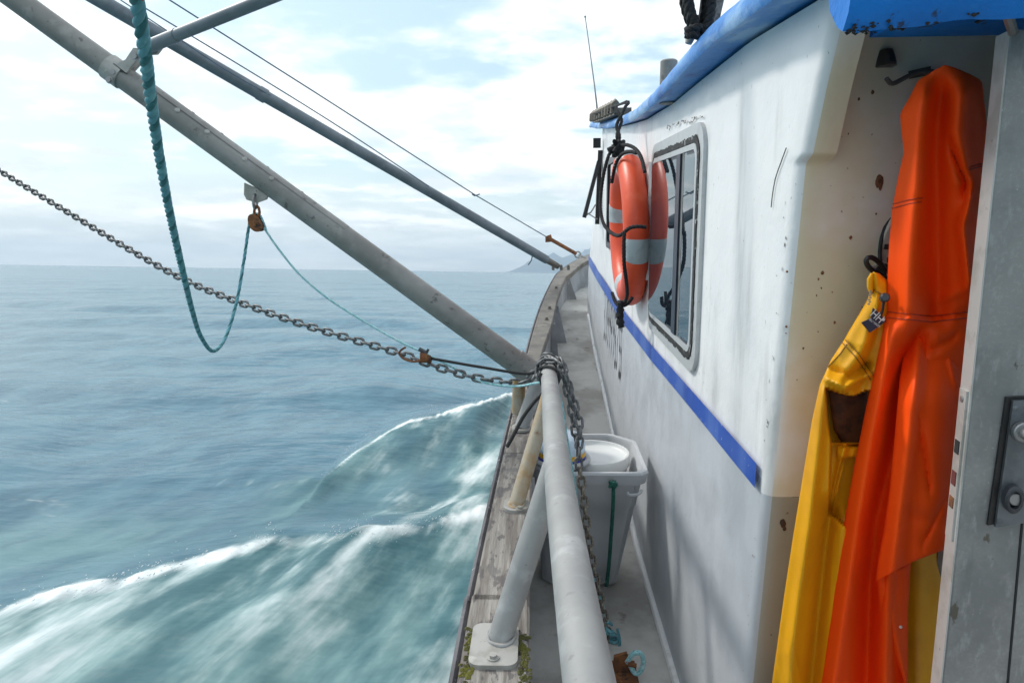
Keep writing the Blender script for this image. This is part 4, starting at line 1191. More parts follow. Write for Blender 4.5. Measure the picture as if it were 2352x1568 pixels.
cb = PY(1240, 868, 2.72)
ch = thing('chain', 'long galvanized chain sweeping in over the water and round the rail end', 'chain', cb)
def around(y, a, r=.043): return Vector((rx + r * math.sin(R_(a)), y, rail_z(y) + r * math.cos(R_(a))))
chain([f0 + fd * 1.58, (f0 + fd * 1.58).lerp(PY(-150, 300, 4.35), .55) + Vector((.05, 0, -.18)), PY(-150, 300, 4.35), PY(0, 393, 4.0), PY(160, 490, 3.7), PY(330, 592, 3.42), PY(440, 650, 3.25), PY(550, 694, 3.1), PY(700, 746, 2.96), PY(850, 791, 2.86), PY(930, 815, 2.82), PY(1015, 846, 2.78), PY(1100, 869, 2.75), PY(1165, 877, 2.73),
       PY(1212, 874, 2.72), around(2.72, -30), around(2.70, 20, .046), around(2.68, 80, .046), around(2.64, 140, .044), around(2.62, 200, .042), around(2.62, 260, .043), around(2.64, 320, .05), around(2.62, 20, .055), around(2.58, 60, .055),
       PY(1312, 935, 2.56), PY(1318, 975, 2.55), PY(1326, 1020, 2.55)], ch, lambda f: LM)
ch2 = thing('chain', 'grimy chain tail hanging from the rail down to the deck', 'chain', PY(1334, 1060, 2.5))
chain([around(2.76, -20, .05), around(2.73, 40, .056), around(2.66, 80, .060), PY(1320, 930, 2.6), PY(1330, 962, 2.55), PY(1332, 1000, 2.52), PY(1328, 1050, 2.5), PY(1335, 1100, 2.5), PY(1343, 1160, 2.49), PY(1349, 1220, 2.48), PY(1359, 1280, 2.47),
       PY(1371, 1340, 2.47), PY(1384, 1400, 2.47), PY(1399, 1470, 2.47), PY(1408, 1530, 2.47)], ch2, lambda f: LM if f < .38 else LMR, twist0=.5, jitter=.3)
# bungee with a rusty hook
hookp = PY(985, 822, 2.78)
bg_ = thing('bungee_cord', 'black bungee cord with rusty wound hook stretched from chain to rail', 'cord', hookp)
bp = spline([PY(985, 822, 2.78), PY(1100, 842, 2.74), PY(1212, 858, 2.71), around(2.70, -60, .040), around(2.69, 0, .038), around(2.68, 70, .038), around(2.67, 150, .038), around(2.66, 230, .038), around(2.62, 300, .040), around(2.56, 0, .039), around(2.54, 60, .039), around(2.53, 130, .038), around(2.53, 220, .038), around(2.52, 300, .038)], .015)
MB().tube(bp, .006, 8).build('cord', 'black_rubber', bg_)
MB().tube(spline([around(2.52, 300, .038), PY(1252, 893, 2.49), PY(1225, 925, 2.44), PY(1200, 960, 2.42), PY(1178, 1002, 2.40), PY(1164, 1026, 2.39)], .015), .0075, 8).build('cord_end', 'black_rubber', bg_)
a, b = PY(966, 821, 2.775), PY(990, 824, 2.775)
coil = []
for k in range(85):
    t = k / 84 * 7 * 2 * math.pi
    coil.append(a.lerp(b, k / 84) + Vector((0, math.cos(t), math.sin(t))) * lerp(.0195, .013, k / 84))
MB().tube(coil, .0035, 6).tube([a, b], .011, 8).build('hook_coil', 'rust', bg_)
MB().tube(spline([PY(968, 828, 2.775), PY(948, 830, 2.775), PY(928, 824, 2.775), PY(917, 812, 2.775), PY(921, 804, 2.775), PY(932, 797, 2.775)], .006), .0045, 8).build('hook', 'rust', bg_)
MB().tube([PY(962, 801, 2.8), PY(982, 812, 2.8)], .009, 8).tube([PY(980, 808, 2.8), PY(984, 802, 2.8)], .006, 6).build('clip', 'lamp_dark', bg_)

# ------------------------------------------------------------------ the lifebuoy
BC = PX(1442, 526, .434)
BR, br = .287, .062
buoy = thing('lifebuoy', 'orange lifebuoy with grey reflective bands hanging on the white cabin side', 'lifebuoy', BC)
tilt = R_(4)
def bpnt(a, b, r=br):       # a round the ring from straight aft (0) up, b round the tube from outward
    y, z = -math.cos(a), math.sin(a)
    rad = BR + r * math.cos(b) * 1.06
    x = -r * math.sin(b) * .92
    return BC + Vector((x - rad * z * math.sin(tilt) * .6, y * rad, z * rad * 1.03))
rows = [[bpnt(a, b) for b in np.linspace(0, 2 * math.pi, 29)[:-1]] for a in np.linspace(0, 2 * math.pi, 73)]
MB().grid(rows, True).build('ring', 'buoy_orange', buoy, sharp=80)
for ac in (-14, 76, 166, 256):
    rows = [[bpnt(R_(a), b, br + (.0018 if 0 < k < 8 else -.002)) for b in np.linspace(0, 2 * math.pi, 29)[:-1]] for k, a in enumerate(np.linspace(ac - 10, ac + 10, 9))]
    MB().grid(rows, True).build('reflective_band', 'reflective_tape', buoy, sharp=80)
sea_side = lambda a, off=.012: bpnt(R_(a), math.pi / 2, br + off)
gl = MB()
rope_into(gl, spline([PY(1422, 335, 3.3), PY(1402, 350, 3.3), PY(1390, 385, 3.28), PY(1382, 430, 3.26), PY(1379, 475, 3.22), PY(1386, 512, 3.14), PY(1402, 533, 3.04), PY(1420, 541, 2.93), PY(1434, 533, 2.88), PY(1447, 523, 2.845), PY(1466, 520, 2.825), PY(1484, 522, 2.82)], .02), .0085)
rope_into(gl, spline([PY(1434, 533, 2.87), PY(1433, 570, 2.86), PY(1434, 610, 2.86), PY(1439, 650, 2.9), PY(1440, 680, 2.98), PY(1432, 700, 3.05)], .02), .0085)
rope_into(gl, spline([PY(1422, 335, 3.3), PY(1440, 333, 3.2), PY(1458, 341, 3.1), PY(1470, 356, 3.0), PY(1477, 375, 2.93), PY(1481, 395, 2.88)], .02), .0085)
rope_into(gl, spline([PY(1405, 420, 3.3), PY(1414, 378, 3.25), PY(1428, 355, 3.2), PY(1448, 348, 3.1), PY(1462, 352, 3.05)], .02), .0085)
rope_into(gl, spline([PY(1406, 672, 3.2), PY(1413, 692, 3.15), PY(1424, 703, 3.1), PY(1440, 698, 3.05), PY(1452, 684, 3.0)], .02), .0085)
gl.build('grab_line', 'black_rope', buoy, sharp=80)
mb = MB()
mb.tube(spline([PY(1426, 690, 3.04), PY(1424, 715, 3.04), PY(1424, 735, 3.04), PY(1428, 752, 3.04)], .01), [.016 + .003 * math.sin(k * 2.1) for k in range(len(spline([PY(1426, 690, 3.04), PY(1424, 715, 3.04), PY(1424, 735, 3.04), PY(1428, 752, 3.04)], .01)))], 9, rough=.15)
mb.build('rope_whipping', 'black_rope', buoy)
lan = thing('lanyard', 'twisted black cord tying the lifebuoy up to the roof edge', 'cord', PY(1422, 330, 3.3))
rope_into(MB(), spline([PY(1422, 335, 3.3), PY(1417, 312, 3.32), PY(1424, 292, 3.35), PY(1428, 276, 3.38), PY(1422, 262, 3.4), PY(1414, 247, 3.45)], .02), .008).build('cord', 'black_rope', lan, sharp=80)
rope_into(MB(), spline([PY(1420, 335, 3.3), PY(1423, 312, 3.31), PY(1416, 292, 3.35), PY(1421, 276, 3.36), PY(1431, 258, 3.38), PY(1436, 246, 3.4), PY(1445, 236, 3.45)], .02), .008).build('cord', 'black_rope', lan, sharp=80)
mb = MB()
kk = PY(1421, 336, 3.29)
mb.tube([kk + Vector((math.sin(k * 1.3) * .022, math.cos(k * 1.9) * .02, math.cos(k * 1.05) * .030 - .01)) for k in range(34)], .0105, 7)
mb.tube(spline([PY(1398, 348, 3.3), PY(1408, 343, 3.3), PY(1420, 345, 3.29)], .01), .017, 8)
mb.build('knot', 'black_rope', lan)
MB().tube(spline([PY(1366, 262, 4.9), PY(1400, 250, 4.3), PY(1440, 233, 3.5)], .05), .006, 6).tube(spline([PY(1398, 258, 4.2), PY(1402, 248, 4.2), PY(1444, 234, 3.45)], .05), .006, 6).build('lashing', 'black_rope', lan)

# davit with a coil of black rope on the roof
dvb = PY(1640, 60, 2.0)
dav = thing('davit', 'tarred timber post on the roof edge, rope coil hung on it', 'post', dvb)
MB().hexa([PY(1600, 70, 2.05), PY(1650, 60, 2.05), PY(1650, 60, 2.11), PY(1600, 70, 2.11), PY(1624, -120, 2.05), PY(1690, -120, 2.05), PY(1690, -120, 2.11), PY(1624, -120, 2.11)]).build('post', 'weathered_timber', dav, sharp=30)
MB().tube([PY(1581, 101, 2.0), PY(1584, 92, 2.0), PY(1600, 40, 2.02)], [.009, .0115, .0115], 12).build('peg', 'rail_metal', dav)
coilr = thing('rope_coil', 'coil of thick black rope on a peg above the cabin roof', 'rope', PY(1605, 30, 1.98))
mb = MB()
for k in range(7):
    dx, dy = random.uniform(-8, 8), random.uniform(-6, 6)
    yy = 1.93 + .012 * k
    loop = [PY(1604 + dx + 27 * math.cos(a) * (1 - .2 * math.sin(a)) + 6 * math.sin(a), -10 + dy + 84 * math.sin(a), yy) for a in np.linspace(0, 2 * math.pi, 25)[:-1]]
    rope_into(mb, loop + loop[:2], .0135, .06, 6)
rope_into(mb, spline([PY(1577, 72, 1.93), PY(1592, 66, 1.91), PY(1610, 66, 1.93), PY(1622, 74, 1.98)], .01), .012, .05)
rope_into(mb, spline([PY(1577, 80, 1.93), PY(1594, 80, 1.91), PY(1606, 84, 1.95)], .01), .011, .05)
mb.build('coil', 'black_rope', coilr, sharp=80)

# ------------------------------------------------------------------ tubs on the side deck
x0b, x1b, y0b, y1b = .02, .352, 2.86, 3.16         # foot
X0, X1, Y0, Y1 = -.01, .432, 2.66, 3.12            # mouth
zf, zt = -1.675, -1.055
bn_ = thing('plastic_bin', 'big grey plastic bin with cut corners standing between rail and cabin', 'bin', ((x0b + x1b) / 2, 3.0, zf))
def octa(f, off=0.0, z=None):
    a, b, c, d = lerp(x0b, X0, f) + off, lerp(x1b, X1, f) - off, lerp(y0b, Y0, f) + off, lerp(y1b, Y1, f) - off
    k = lerp(.045, .10, f)
    zz_ = lerp(zf, zt, f) if z is None else z
    pts = [(a + k, c), (b - k * .35, c), (b, c + k * .35), (b, d - k), (b - k, d), (a + k, d), (a, d - k), (a, c + k)]
    out = []
    for i in range(8):
        p, q = Vector(pts[i]), Vector(pts[(i + 1) % 8])
        for t in (.06, .5, .94):
            w_ = p.lerp(q, t); out.append(Vector((w_.x, w_.y, zz_)))
    return out
rows = [octa(0, .02, zf), octa(0, .004, zf + .006), octa(.02), octa(.25), octa(.5), octa(.70), octa(.705, -.003), octa(.90, -.004), octa(.905, -.018), octa(.985, -.020), octa(1.0, -.014), octa(1.0, .0), octa(.98, .004), octa(.5, .006), octa(.05, .006)]
MB().grid(rows, True, True).build('shell', 'bin_grey', bn_, sharp=35)
# scalloped grip at the near right corner
MB().tube(spline([PY(1442, 1130, 2.66), PY(1446, 1136, 2.65), PY(1468, 1134, 2.65), PY(1474, 1124, 2.66)], .008), .006, 6).build('grip_lip', 'bin_grey', bn_)
ct = Vector((.245, 2.90, -1.5))
tub = thing('bucket', 'round white bucket with broad rim, sunk in the grey bin', 'bucket', ct)
zt2 = PY(1400, 1052, 2.82).z
tr = .150
rows = [[Vector((ct.x + r * math.cos(a), ct.y + r * math.sin(a), z)) for a in np.linspace(0, 2 * math.pi, 41)[:-1]]
        for r, z in ((tr * .80, zf + .36), (tr * .97, zt2 - .07), (tr * .97, zt2 - .046), (tr * 1.05, zt2 - .046), (tr * 1.06, zt2 - .012), (tr * 1.03, zt2), (tr * .98, zt2), (tr * .95, zt2 - .012), (tr * .9, zt2 - .018), (.01, zt2 - .018))]
MB().grid(rows, True, True).build('shell', 'white_plastic', tub, sharp=40)
MB().tube(spline([PY(1462, 1076, 2.80), PY(1461, 1095, 2.79), PY(1452, 1112, 2.78), PY(1438, 1124, 2.77)], .01), .0035, 6).build('bail', 'dull_steel', tub)
cj = PY(1290, 1062, 2.78)
jug = thing('jug', 'milky white plastic jug with blue and yellow label behind the rail', 'jug', (cj.x, cj.y, zt2 + .003))
jr = .098
jz0 = zt2 + .003
jz1 = jz0 + .125
prof_ = [(jr * .9, jz0), (jr, jz0 + .012), (jr, jz1 - .05), (jr * .92, jz1 - .022), (jr * .7, jz1 - .006), (jr * .3, jz1), (.02, jz1 + .002)]
MB().grid([[Vector((cj.x + r * math.cos(a), cj.y + r * math.sin(a), z)) for a in np.linspace(0, 2 * math.pi, 33)[:-1]] for r, z in prof_], True, True).build('body', 'milky_plastic', jug, sharp=50)
def label_band(za_, zb_, a0, a1, m_, nm):
    MB().grid([[Vector((cj.x + (jr + .0015) * math.cos(a), cj.y + (jr + .0015) * math.sin(a), z)) for a in np.linspace(R_(a0), R_(a1), 18)] for z in (za_, zb_)]).build(nm, m_, jug)
zl, zm, zh = jz0 + .014, jz0 + .030, jz0 + .05
label_band(zl, zm, 190, 350, 'label_blue', 'label_band'); label_band(zm, zh, 180, 360, 'label_yellow', 'label_band')
MB().tube([Vector((cj.x + (jr + .012) * math.cos(a), cj.y + (jr + .012) * math.sin(a), jz0 + .011)) for a in np.linspace(0, 2 * math.pi, 33)[:-1]], .012, 8, closed=True).build('foot_ring', 'bin_grey', jug)
gr = thing('rope', 'short dark green rope hanging down the front of the grey bin', 'rope', PY(1408, 1112, 2.64))
rope_into(MB(), spline([PY(1409, 1110, 2.635), PY(1408, 1160, 2.64), PY(1404, 1220, 2.67), PY(1399, 1290, 2.70), PY(1393, 1345, 2.73)], .02), .0085, .04).build('cord', 'dark_green_rope', gr, sharp=80)
g0 = PY(1408, 1112, 2.63)
MB().tube([g0 + Vector((math.sin(k * 1.4) * .014, math.cos(k * 2.1) * .010, math.cos(k * 1.1) * .010)) for k in range(22)], .006, 6).build('knot', 'dark_green_rope', gr)

# ------------------------------------------------------------------ the hanging oilskins
def sstep(x): 
    x = np.clip(x, 0, 1); return x * x * (3 - 2 * x)
from mathutils import noise as mnoise
def crumple(X, Y, seed):
    p = Vector((X / 62, Y / 200, seed))
    w = mnoise.noise(p * .7 + Vector((3, 1, 0)))
    a = 1 - abs(mnoise.noise(p + Vector((w, w, 0)))) * 2.2
    b = mnoise.noise(Vector((X / 26, Y / 60, seed + 5)))
    return (.0052 * a * abs(a) + .002 * b) * (1.0 if seed < 8 and seed != 7 else .3)
SURF = {}
def seam(of, line, parent, m_, r=.0013):
    pts = []
    for (a, b), (c, d) in zip(line, line[1:]):
        n = max(2, int(math.hypot(c - a, d - b) / 5))
        pts += [SURF[of](lerp(a, c, k / n), lerp(b, d, k / n)) for k in range(n)]
    pts.append(SURF[of](*line[-1]))
    MB().tube(pts, r, 6).build('seam', m_, parent, sharp=80)
def garment(name, parent, m_, L, Rr, Yt, Yb, d0, thick, feats, nu=56, nv=120, back=.012, holes=None):
    """a hanging sheet with folds: outline left/right, front relief from the folds, a back layer; depth measured off the bulkhead"""
    fr, bk_ = [], []
    for iv in range(nv + 1):
        v = iv / nv
        rf, rb = [], []
        for iu in range(nu + 1):
            u = iu / nu
            yt = Yt(u) if callable(Yt) else Yt
            yb = Yb(u) if callable(Yb) else Yb
            Y = lerp(yt, yb, v)
            X = lerp(interp(Y, L), interp(Y, Rr), u)
            off = d0(Y) if callable(d0) else d0
            edge = max(0.0, 1 - (2 * u - 1) ** 2) ** .5
            dz = thick * edge + crumple(X, Y, 6 if m_ == 'pvc_yellow' else 9) * edge ** .5
            for kind, line, w, amp, y0, y1 in feats:
                fade = float(sstep((Y - y0) / 60 + .5) * sstep((y1 - Y) / 60 + .5))
                if fade <= 0: continue
                if kind == 'h':                                  # a fold running across: given as y over x, y0..y1 are then x limits
                    continue
                q = (X - interp(Y, line)) / w
                if kind == 'g': g = math.exp(-q * q)
                elif kind == 's': g = .5 + .5 * math.tanh(q)
                elif kind == 'c': g = math.exp(-abs(q))          # sharp crease
                dz += amp * g * fade * (edge ** .5 if kind != 's' else min(1, edge * 2))
            for kind, line, w, amp, x0, x1 in feats:
                if kind != 'h': continue
                fade = float(sstep((X - x0) / 25 + .5) * sstep((x1 - X) / 25 + .5))
                if fade <= 0: continue
                q = (Y - interp(X, line)) / w
                dz += amp * math.exp(-q * q) * fade * edge ** .5
            if holes:
                dz += holes(X, Y)
            rf.append(on_bulk(X, Y, max(off + dz, .004))); rb.append(on_bulk(X, Y, max(.002, min(off - back, off + dz - .003))))
        fr.append(rf); bk_.append(rb)
    rows = [f + b[::-1] for f, b in zip(fr, bk_)]
    def surface(X, Y, lift=.001):
        u = (X - interp(Y, L)) / max(1, interp(Y, Rr) - interp(Y, L))
        yt, yb = (f(u) if callable(f) else f for f in (Yt, Yb))
        iu, iv = min(nu, max(0, u * nu)), min(nv, max(0, (Y - yt) / (yb - yt) * nv))
        a, b = int(min(iv, nv - 1)), int(min(iu, nu - 1))
        p = fr[a][b].lerp(fr[a][b + 1], iu - b).lerp(fr[a + 1][b].lerp(fr[a + 1][b + 1], iu - b), iv - a)
        return p - p.normalized() * lift
    SURF[name] = surface
    return MB().grid([r[::-1] for r in rows], True, True).build(name, m_, parent, sharp=70)

org = thing('oilskin_trousers', 'bright orange waterproof overalls hanging from the bulkhead hook', 'waterproofs', on_bulk(2170, 165, .03))
L1 = [(148, 2150), (160, 2128), (190, 2106), (225, 2088), (262, 2067), (300, 2070), (350, 2076), (400, 2064), (480, 2049), (560, 2042), (620, 2039), (720, 2035), (790, 2022), (850, 2009), (930, 1990), (1080, 1960), (1250, 1930), (1400, 1909), (1568, 1886), (1780, 1860)]
R1 = [(148, 2185), (155, 2215), (170, 2240), (190, 2256), (280, 2266), (370, 2275), (500, 2274), (600, 2268), (680, 2262), (800, 2254), (900, 2238), (1000, 2222), (1150, 2205), (1230, 2170), (1290, 2092), (1400, 2086), (1568, 2085), (1780, 2085)]
fe = [('g', [(190, 2130), (300, 2112), (420, 2105), (600, 2090), (740, 2085)], 24, .042, 200, 800), ('g', [(170, 2160), (350, 2146), (560, 2150), (700, 2155)], 26, -.034, 190, 740),
      ('g', [(180, 2215), (300, 2205), (420, 2215), (520, 2245), (640, 2240)], 32, .034, 190, 700), ('c', [(330, 2180), (420, 2218), (470, 2212)], 11, -.034, 330, 470), ('g', [(430, 2235), (520, 2212), (640, 2225)], 14, .034, 420, 660),
      ('g', [(740, 2110), (850, 2080), (1000, 2060), (1200, 2010), (1568, 1985)], 24, -.060, 760, 1800), ('g', [(740, 2055), (850, 2030), (1000, 2000), (1200, 1970), (1400, 1940), (1568, 1915)], 18, .034, 740, 1800),
      ('g', [(1250, 2045), (1400, 2040), (1568, 2040)], 24, .028, 1300, 1800), ('g', [(1400, 1990), (1568, 2000)], 20, -.018, 1300, 1800),
      ('h', [(2040, 470), (2120, 452)], 4, -.006, 2040, 2120), ('h', [(2035, 716), (2140, 727), (2270, 712)], 5, -.007, 2030, 2270), ('h', [(2035, 724), (2140, 735), (2270, 720)], 3, .004, 2030, 2270), ('h', [(2220, 384), (2280, 372)], 4, -.006, 2222, 2280),
      ('h', [(2160, 690), (2240, 650)], 12, .010, 2160, 2250), ('h', [(2150, 800), (2200, 770)], 10, -.01, 2100, 2200)]
garment('overalls', org, 'pvc_orange', L1, R1, lambda u: 150 + 16 * (2 * u - 1) ** 2 * 2, 1780, .10, .035, fe, 64, 190)
L2 = [(715, 2085), (780, 2080), (873, 2066), (1000, 2055), (1127, 2043), (1220, 2030), (1280, 2018), (1335, 2011)]
R2 = [(715, 2262), (800, 2254), (900, 2240), (1000, 2228), (1100, 2221), (1200, 2217), (1240, 2218), (1335, 2218)]
fe2 = [('c', [(960, 2110), (1120, 2136)], 6, -.010, 940, 1130), ('c', [(780, 2170), (900, 2200)], 7, .012, 760, 920), ('c', [(1130, 2180), (1250, 2120)], 7, -.010, 1120, 1250), ('g', [(740, 2110), (900, 2098), (1100, 2075), (1300, 2050)], 20, .034, 760, 1400), ('g', [(740, 2150), (1000, 2150), (1200, 2140)], 40, .014, 760, 1300), ('g', [(800, 2225), (1100, 2195)], 18, -.020, 780, 1200), ('h', [(2100, 1010), (2200, 1060)], 40, .006, 2080, 2200),
       ('h', [(2080, 1180), (2200, 1210)], 18, -.006, 2080, 2200)]
garment('bib_flap', org, 'pvc_orange', L2, R2, 715, lambda u: lerp(1334, 1248, min(1, u * 1.02)) - (10 * math.sin(u * math.pi)) + 12 * (u > .97), lambda Y: .035 + .115 * float(sstep((Y - 700) / 240)), .022, fe2, 48, 90, back=.008)
# hem turning under at the corner of the flap
L3 = [(1310, 2012), (1400, 2020), (1500, 2052), (1568, 2078), (1700, 2084)]
R3 = [(1310, 2088), (1400, 2086), (1568, 2086), (1700, 2086)]
garment('leg_fold', org, 'pvc_orange', L3, R3, lambda u: 1325 - 25 * u, 1700, .128, .012, [('g', [(1330, 2030), (1568, 2080)], 14, .01, 1330, 1700)], 20, 40, back=.006)
MB().disc(on_bulk(2068, 1438, .15), (0, -1, 0), .003, .003, 10).build('stud', 'white_print', org)

yel = thing('oilskin_jacket', 'yellow waterproof jacket hanging from a black loop, half hidden by orange overalls', 'waterproofs', on_bulk(2012, 640, .03))
L4 = [(624, 2006), (634, 1996), (650, 1996), (668, 2000), (690, 1991), (720, 1974), (760, 1950), (780, 1939), (827, 1908), (855, 1896), (883, 1883), (965, 1865), (1087, 1845), (1229, 1822), (1381, 1799), (1568, 1773), (1780, 1748)]
R4 = [(624, 2016), (650, 2046), (700, 2050), (800, 2050), (950, 2040), (1100, 2010), (1300, 1975), (1568, 1935), (1780, 1915)]
def cavity(X, Y):
    a = sstep((X - interp(Y, [(880, 1893), (960, 1899), (1010, 1906), (1180, 1901)])) / 6)
    c = 0.0
    top = interp(X, [(1890, 886), (1930, 902), (1960, 908), (1990, 896)])
    inner = a * sstep((Y - top) / 5) * sstep((1020 - Y) / 10)
    c -= .135 * float(inner)
    low = a * sstep((Y - 1018) / 5) * sstep((interp(X, [(1895, 1172), (1941, 1208), (1990, 1240)]) - Y) / 5)
    c -= .045 * float(low) * (1 - .4 * math.exp(-((X - 1932 + (Y - 1060) * .22) / 8) ** 2))
    strap = sstep((X - 1921) / 4) * sstep((Y - 1024) / 3) * sstep((1052 - Y) / 3)
    c += .030 * float(strap)
    c -= .012 * math.exp(-((X - interp(Y, [(1060, 1935), (1180, 1906)])) / 3.5) ** 2) * float(sstep((Y - 1055) / 10) * sstep((1190 - Y) / 10))
    return c
fe4 = [('g', [(690, 2022), (800, 1985), (870, 1930)], 18, .014, 680, 900), ('g', [(900, 1888), (1000, 1880), (1200, 1858), (1500, 1815)], 15, .03, 880, 1800), ('g', [(1180, 1905), (1300, 1890), (1568, 1862)], 18, -.048, 1150, 1800),
       ('g', [(1230, 1945), (1400, 1925), (1568, 1900)], 18, .016, 1200, 1800), ('g', [(760, 2010), (830, 1990), (900, 1975)], 14, -.016, 720, 900), ('h', [(1885, 862), (1940, 890), (1990, 862)], 10, .020, 1880, 2000), ('h', [(1905, 845), (1950, 862), (1990, 838)], 8, -.016, 1900, 2000),
       ('h', [(1940, 778), (1985, 826), (2010, 862)], 4, -.005, 1935, 2010), ('h', [(2000, 660), (2040, 690)], 3, -.004, 2000, 2046)]
garment('jacket', yel, 'pvc_yellow', L4, R4, lambda u: 624 + 4 * u, 1780, .075, .028, fe4, 110, 280, holes=cavity)
L5 = [(1180, 2080), (1780, 2040)]
R5 = [(1180, 2150), (1290, 2152), (1350, 2170), (1450, 2172), (1568, 2166), (1780, 2160)]
garment('sleeve', yel, 'pvc_yellow', L5, R5, 1180, 1780, .012, .030, [('g', [(1200, 2110), (1700, 2110)], 20, .012, 1180, 1780)], 24, 50)
garment('opening_shade', yel, 'shade_brown', [(890, 1902), (940, 1908), (985, 1914), (1018, 1934)], [(890, 1992), (1018, 1994)], lambda u: 896 + 12 * math.sin(3 * u), 1018, .034, .012, [], 16, 20, back=.004)  # added sheet: shade of the jacket opening painted in dark brown
# collar tab, zip teeth, toggle, cord and maker's patch
garment('collar_tab', yel, 'pvc_yellow', [(626, 2000), (640, 1991), (660, 1991), (672, 1996)], [(626, 2010), (672, 2006)], 627, 672, .095, .008, [], 10, 12, back=.006)
mb = MB()
for k in range(7):
    c = on_bulk(1999 - k * .8 + (k % 2) * 1.5, 668 + k * 5, .108)
    mb.box(c.x - .002, c.x + .002, c.y - .003, c.y, c.z - .0012, c.z + .0012)
mb.build('zip', 'plate_metal', yel)
MB().disc(on_bulk(2029, 685, .128), (-.2, -1, .3), .0085, .014, 14, .3).build('toggle', 'lamp_dark', yel)
MB().tube([on_bulk(2030, 690, .128), on_bulk(2027, 712, .127), on_bulk(2022, 726, .124)], .0026, 6).build('toggle_cord', 'black_rubber', yel)
pts_ = [(2007, 711), (2029, 724), (2032, 740), (2000, 757), (1990, 738)]
po = .126
q4 = [on_bulk(X, Y, po) for X, Y in ((1979, 741), (1997, 764), (2036, 737), (2006, 707))]
patch = MB().prism([on_bulk(X, Y, po) for X, Y in ((1979, 741), (1998, 764), (2036, 737), (2024, 724), (2006, 707), (2001, 731))], (0, .003, 0)).build('maker_patch', 'navy_patch', yel)
def patch_text(s, Xc, Yc, size, ang, m_='white_print', sx=1.0):
    c = on_bulk(Xc, Yc, po + .0012)
    a = R_(ang)
    M = Matrix.Translation(c) @ Matrix(((math.cos(a) * sx, -math.sin(a), 0, 0), (0, 0, -1, 0), (math.sin(a) * sx, math.cos(a), 0, 0), (0, 0, 0, 1)))
    text_mesh(s, M, size).build('lettering', m_, patch)
patch_text('HH', 2014.5, 727, .0215, -40, sx=.82)
patch_text('HELLY HANSEN', 2008.5, 741.5, .0058, -36, sx=.62)
MB().disc(on_bulk(2029, 734, po), (0, -1, 0), .0026, .0012, 12).build('lettering', 'white_print', patch)
for ln_ in ([(2038, 716), (2140, 726), (2262, 712)], [(2038, 729), (2140, 739), (2258, 726)], [(2048, 470), (2090, 458), (2118, 455)], [(2046, 480), (2090, 467), (2116, 464)], [(2224, 385), (2250, 377), (2272, 374)], [(2224, 391), (2250, 383), (2272, 380)]):
    seam('overalls', ln_, org, 'seam_orange')
for ln_ in ([(1942, 780), (1972, 812), (1992, 842), (2008, 866)], [(1935, 787), (1965, 819), (1985, 848), (2000, 872)], [(2000, 662), (2022, 674), (2044, 692)], [(1902, 842), (1930, 812), (1945, 790)]):
    seam('jacket', ln_, yel, 'seam_yellow')
# the black hanging loop
lp = thing('hanging_loop', 'black plastic loop strap holding up the yellow jacket', 'strap', on_bulk(2012, 605, .03))
MB().tube(spline([on_bulk(X, Y, .045) for X, Y in ((2030, 640), (2018, 630), (2000, 618), (1990, 604), (1991, 594), (2001, 591), (2014, 598), (2026, 610), (2034, 622))], .006), .0052, 8).build('loop', 'black_plastic', lp)
MB().prism([on_bulk(X, Y, .040) for X, Y in ((2003, 612), (2030, 600), (2040, 640), (2030, 648), (2014, 632))], (0, .006, 0)).build('tab', 'plaque', lp)
mb = MB()
for X, Y in ((2018, 618), (2027, 628), (2022, 636), (2032, 612), (2033, 640)):
    mb.disc(on_bulk(X, Y, .0405), (0, -1, 0), .006, .004, 8)
mb.build('tar_spot', 'black_rubber', lp)

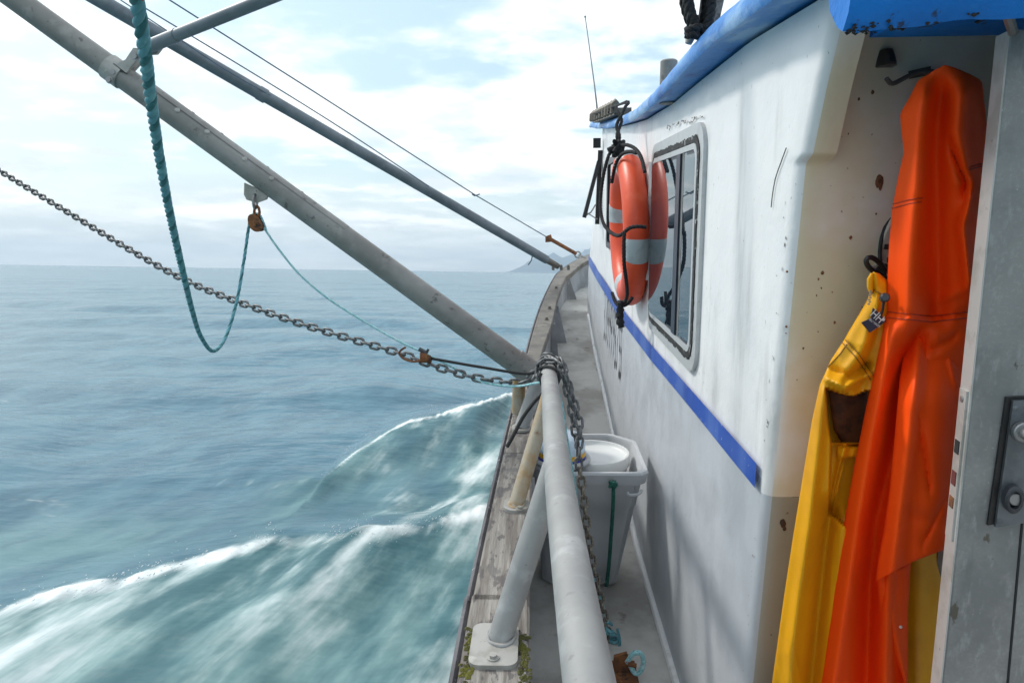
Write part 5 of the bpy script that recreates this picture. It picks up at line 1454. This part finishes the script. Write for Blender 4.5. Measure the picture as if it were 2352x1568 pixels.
# chipped paint down the corner of the cabin, mould along the lip of the roof edge
mb = MB()
for k in range(30):
    z = random.uniform(-1.2, .06)
    y = wall_aft(z) + RC + abs(random.gauss(0, .012)) - .006
    p = Vector((XW - .0012 + (RC - (y - wall_aft(z))) ** 2 * 18 * (y < wall_aft(z) + RC), y, z))
    a, b = random.uniform(.0008, .0028), random.uniform(.001, .005)
    n = 7
    ring_ = [p + Vector((0, math.cos(t) * a * random.uniform(.5, 1.2), math.sin(t) * b * random.uniform(.5, 1.2))) for t in np.linspace(0, 2 * math.pi, n + 1)[:-1]]
    mb.add(ring_, [tuple(range(n))])
tag(mb.build('paint_chips', 'grime', boat), kind='stuff')
mb = MB()
for k in range(150):
    x = .405 + abs(random.gauss(0, .05)) if k < 80 else random.uniform(.42, 1.1)
    p = Vector((x, .985 + random.uniform(-.004, .02), PY(1930, 62, .985).z + lerp(0, .030, min(1, max(0, (x - .42) / .25))) * .5 + random.uniform(-.006, .004)))
    r = random.uniform(.001, .0032)
    mb.add([p + Vector(v) * r * random.uniform(.6, 1.3) for v in ((1.6, 0, 0), (-1.6, 0, 0), (0, 1, 0), (0, -1, 0), (0, 0, 1), (0, 0, -1))], [(0, 2, 4), (2, 1, 4), (1, 3, 4), (3, 0, 4), (2, 0, 5), (1, 2, 5), (3, 1, 5), (0, 3, 5)])
tag(mb.build('mould', 'black_rubber', boat), kind='stuff')
# dark scuffs of old sealant above the window
mb = MB()
for k in range(46):
    X = random.uniform(1532, 1622)
    Y = lerp(291, 266, (X - 1532) / 90) + random.gauss(0, 2.6)
    p = PX(X, Y, XW - .0068)
    a, b = random.uniform(.004, .014), random.uniform(.0012, .004)
    mb.add([p + Vector((0, -a, -b)), p + Vector((0, a, -b * .3)), p + Vector((0, a * .7, b)), p + Vector((0, -a * .6, b * .6))], [(0, 1, 2, 3)])
tag(mb.build('sealant_residue', 'grime', boat), kind='stuff')
# long hairline scratch
MB().tube(spline([PX(1806, 340, XW - .0035), PX(1795, 370, XW - .0035), PX(1781, 410, XW - .0035), PX(1774, 450, XW - .0035), PX(1771, 480, XW - .0035)], .02), .0012, 5).build('scratch', 'grime', boat)
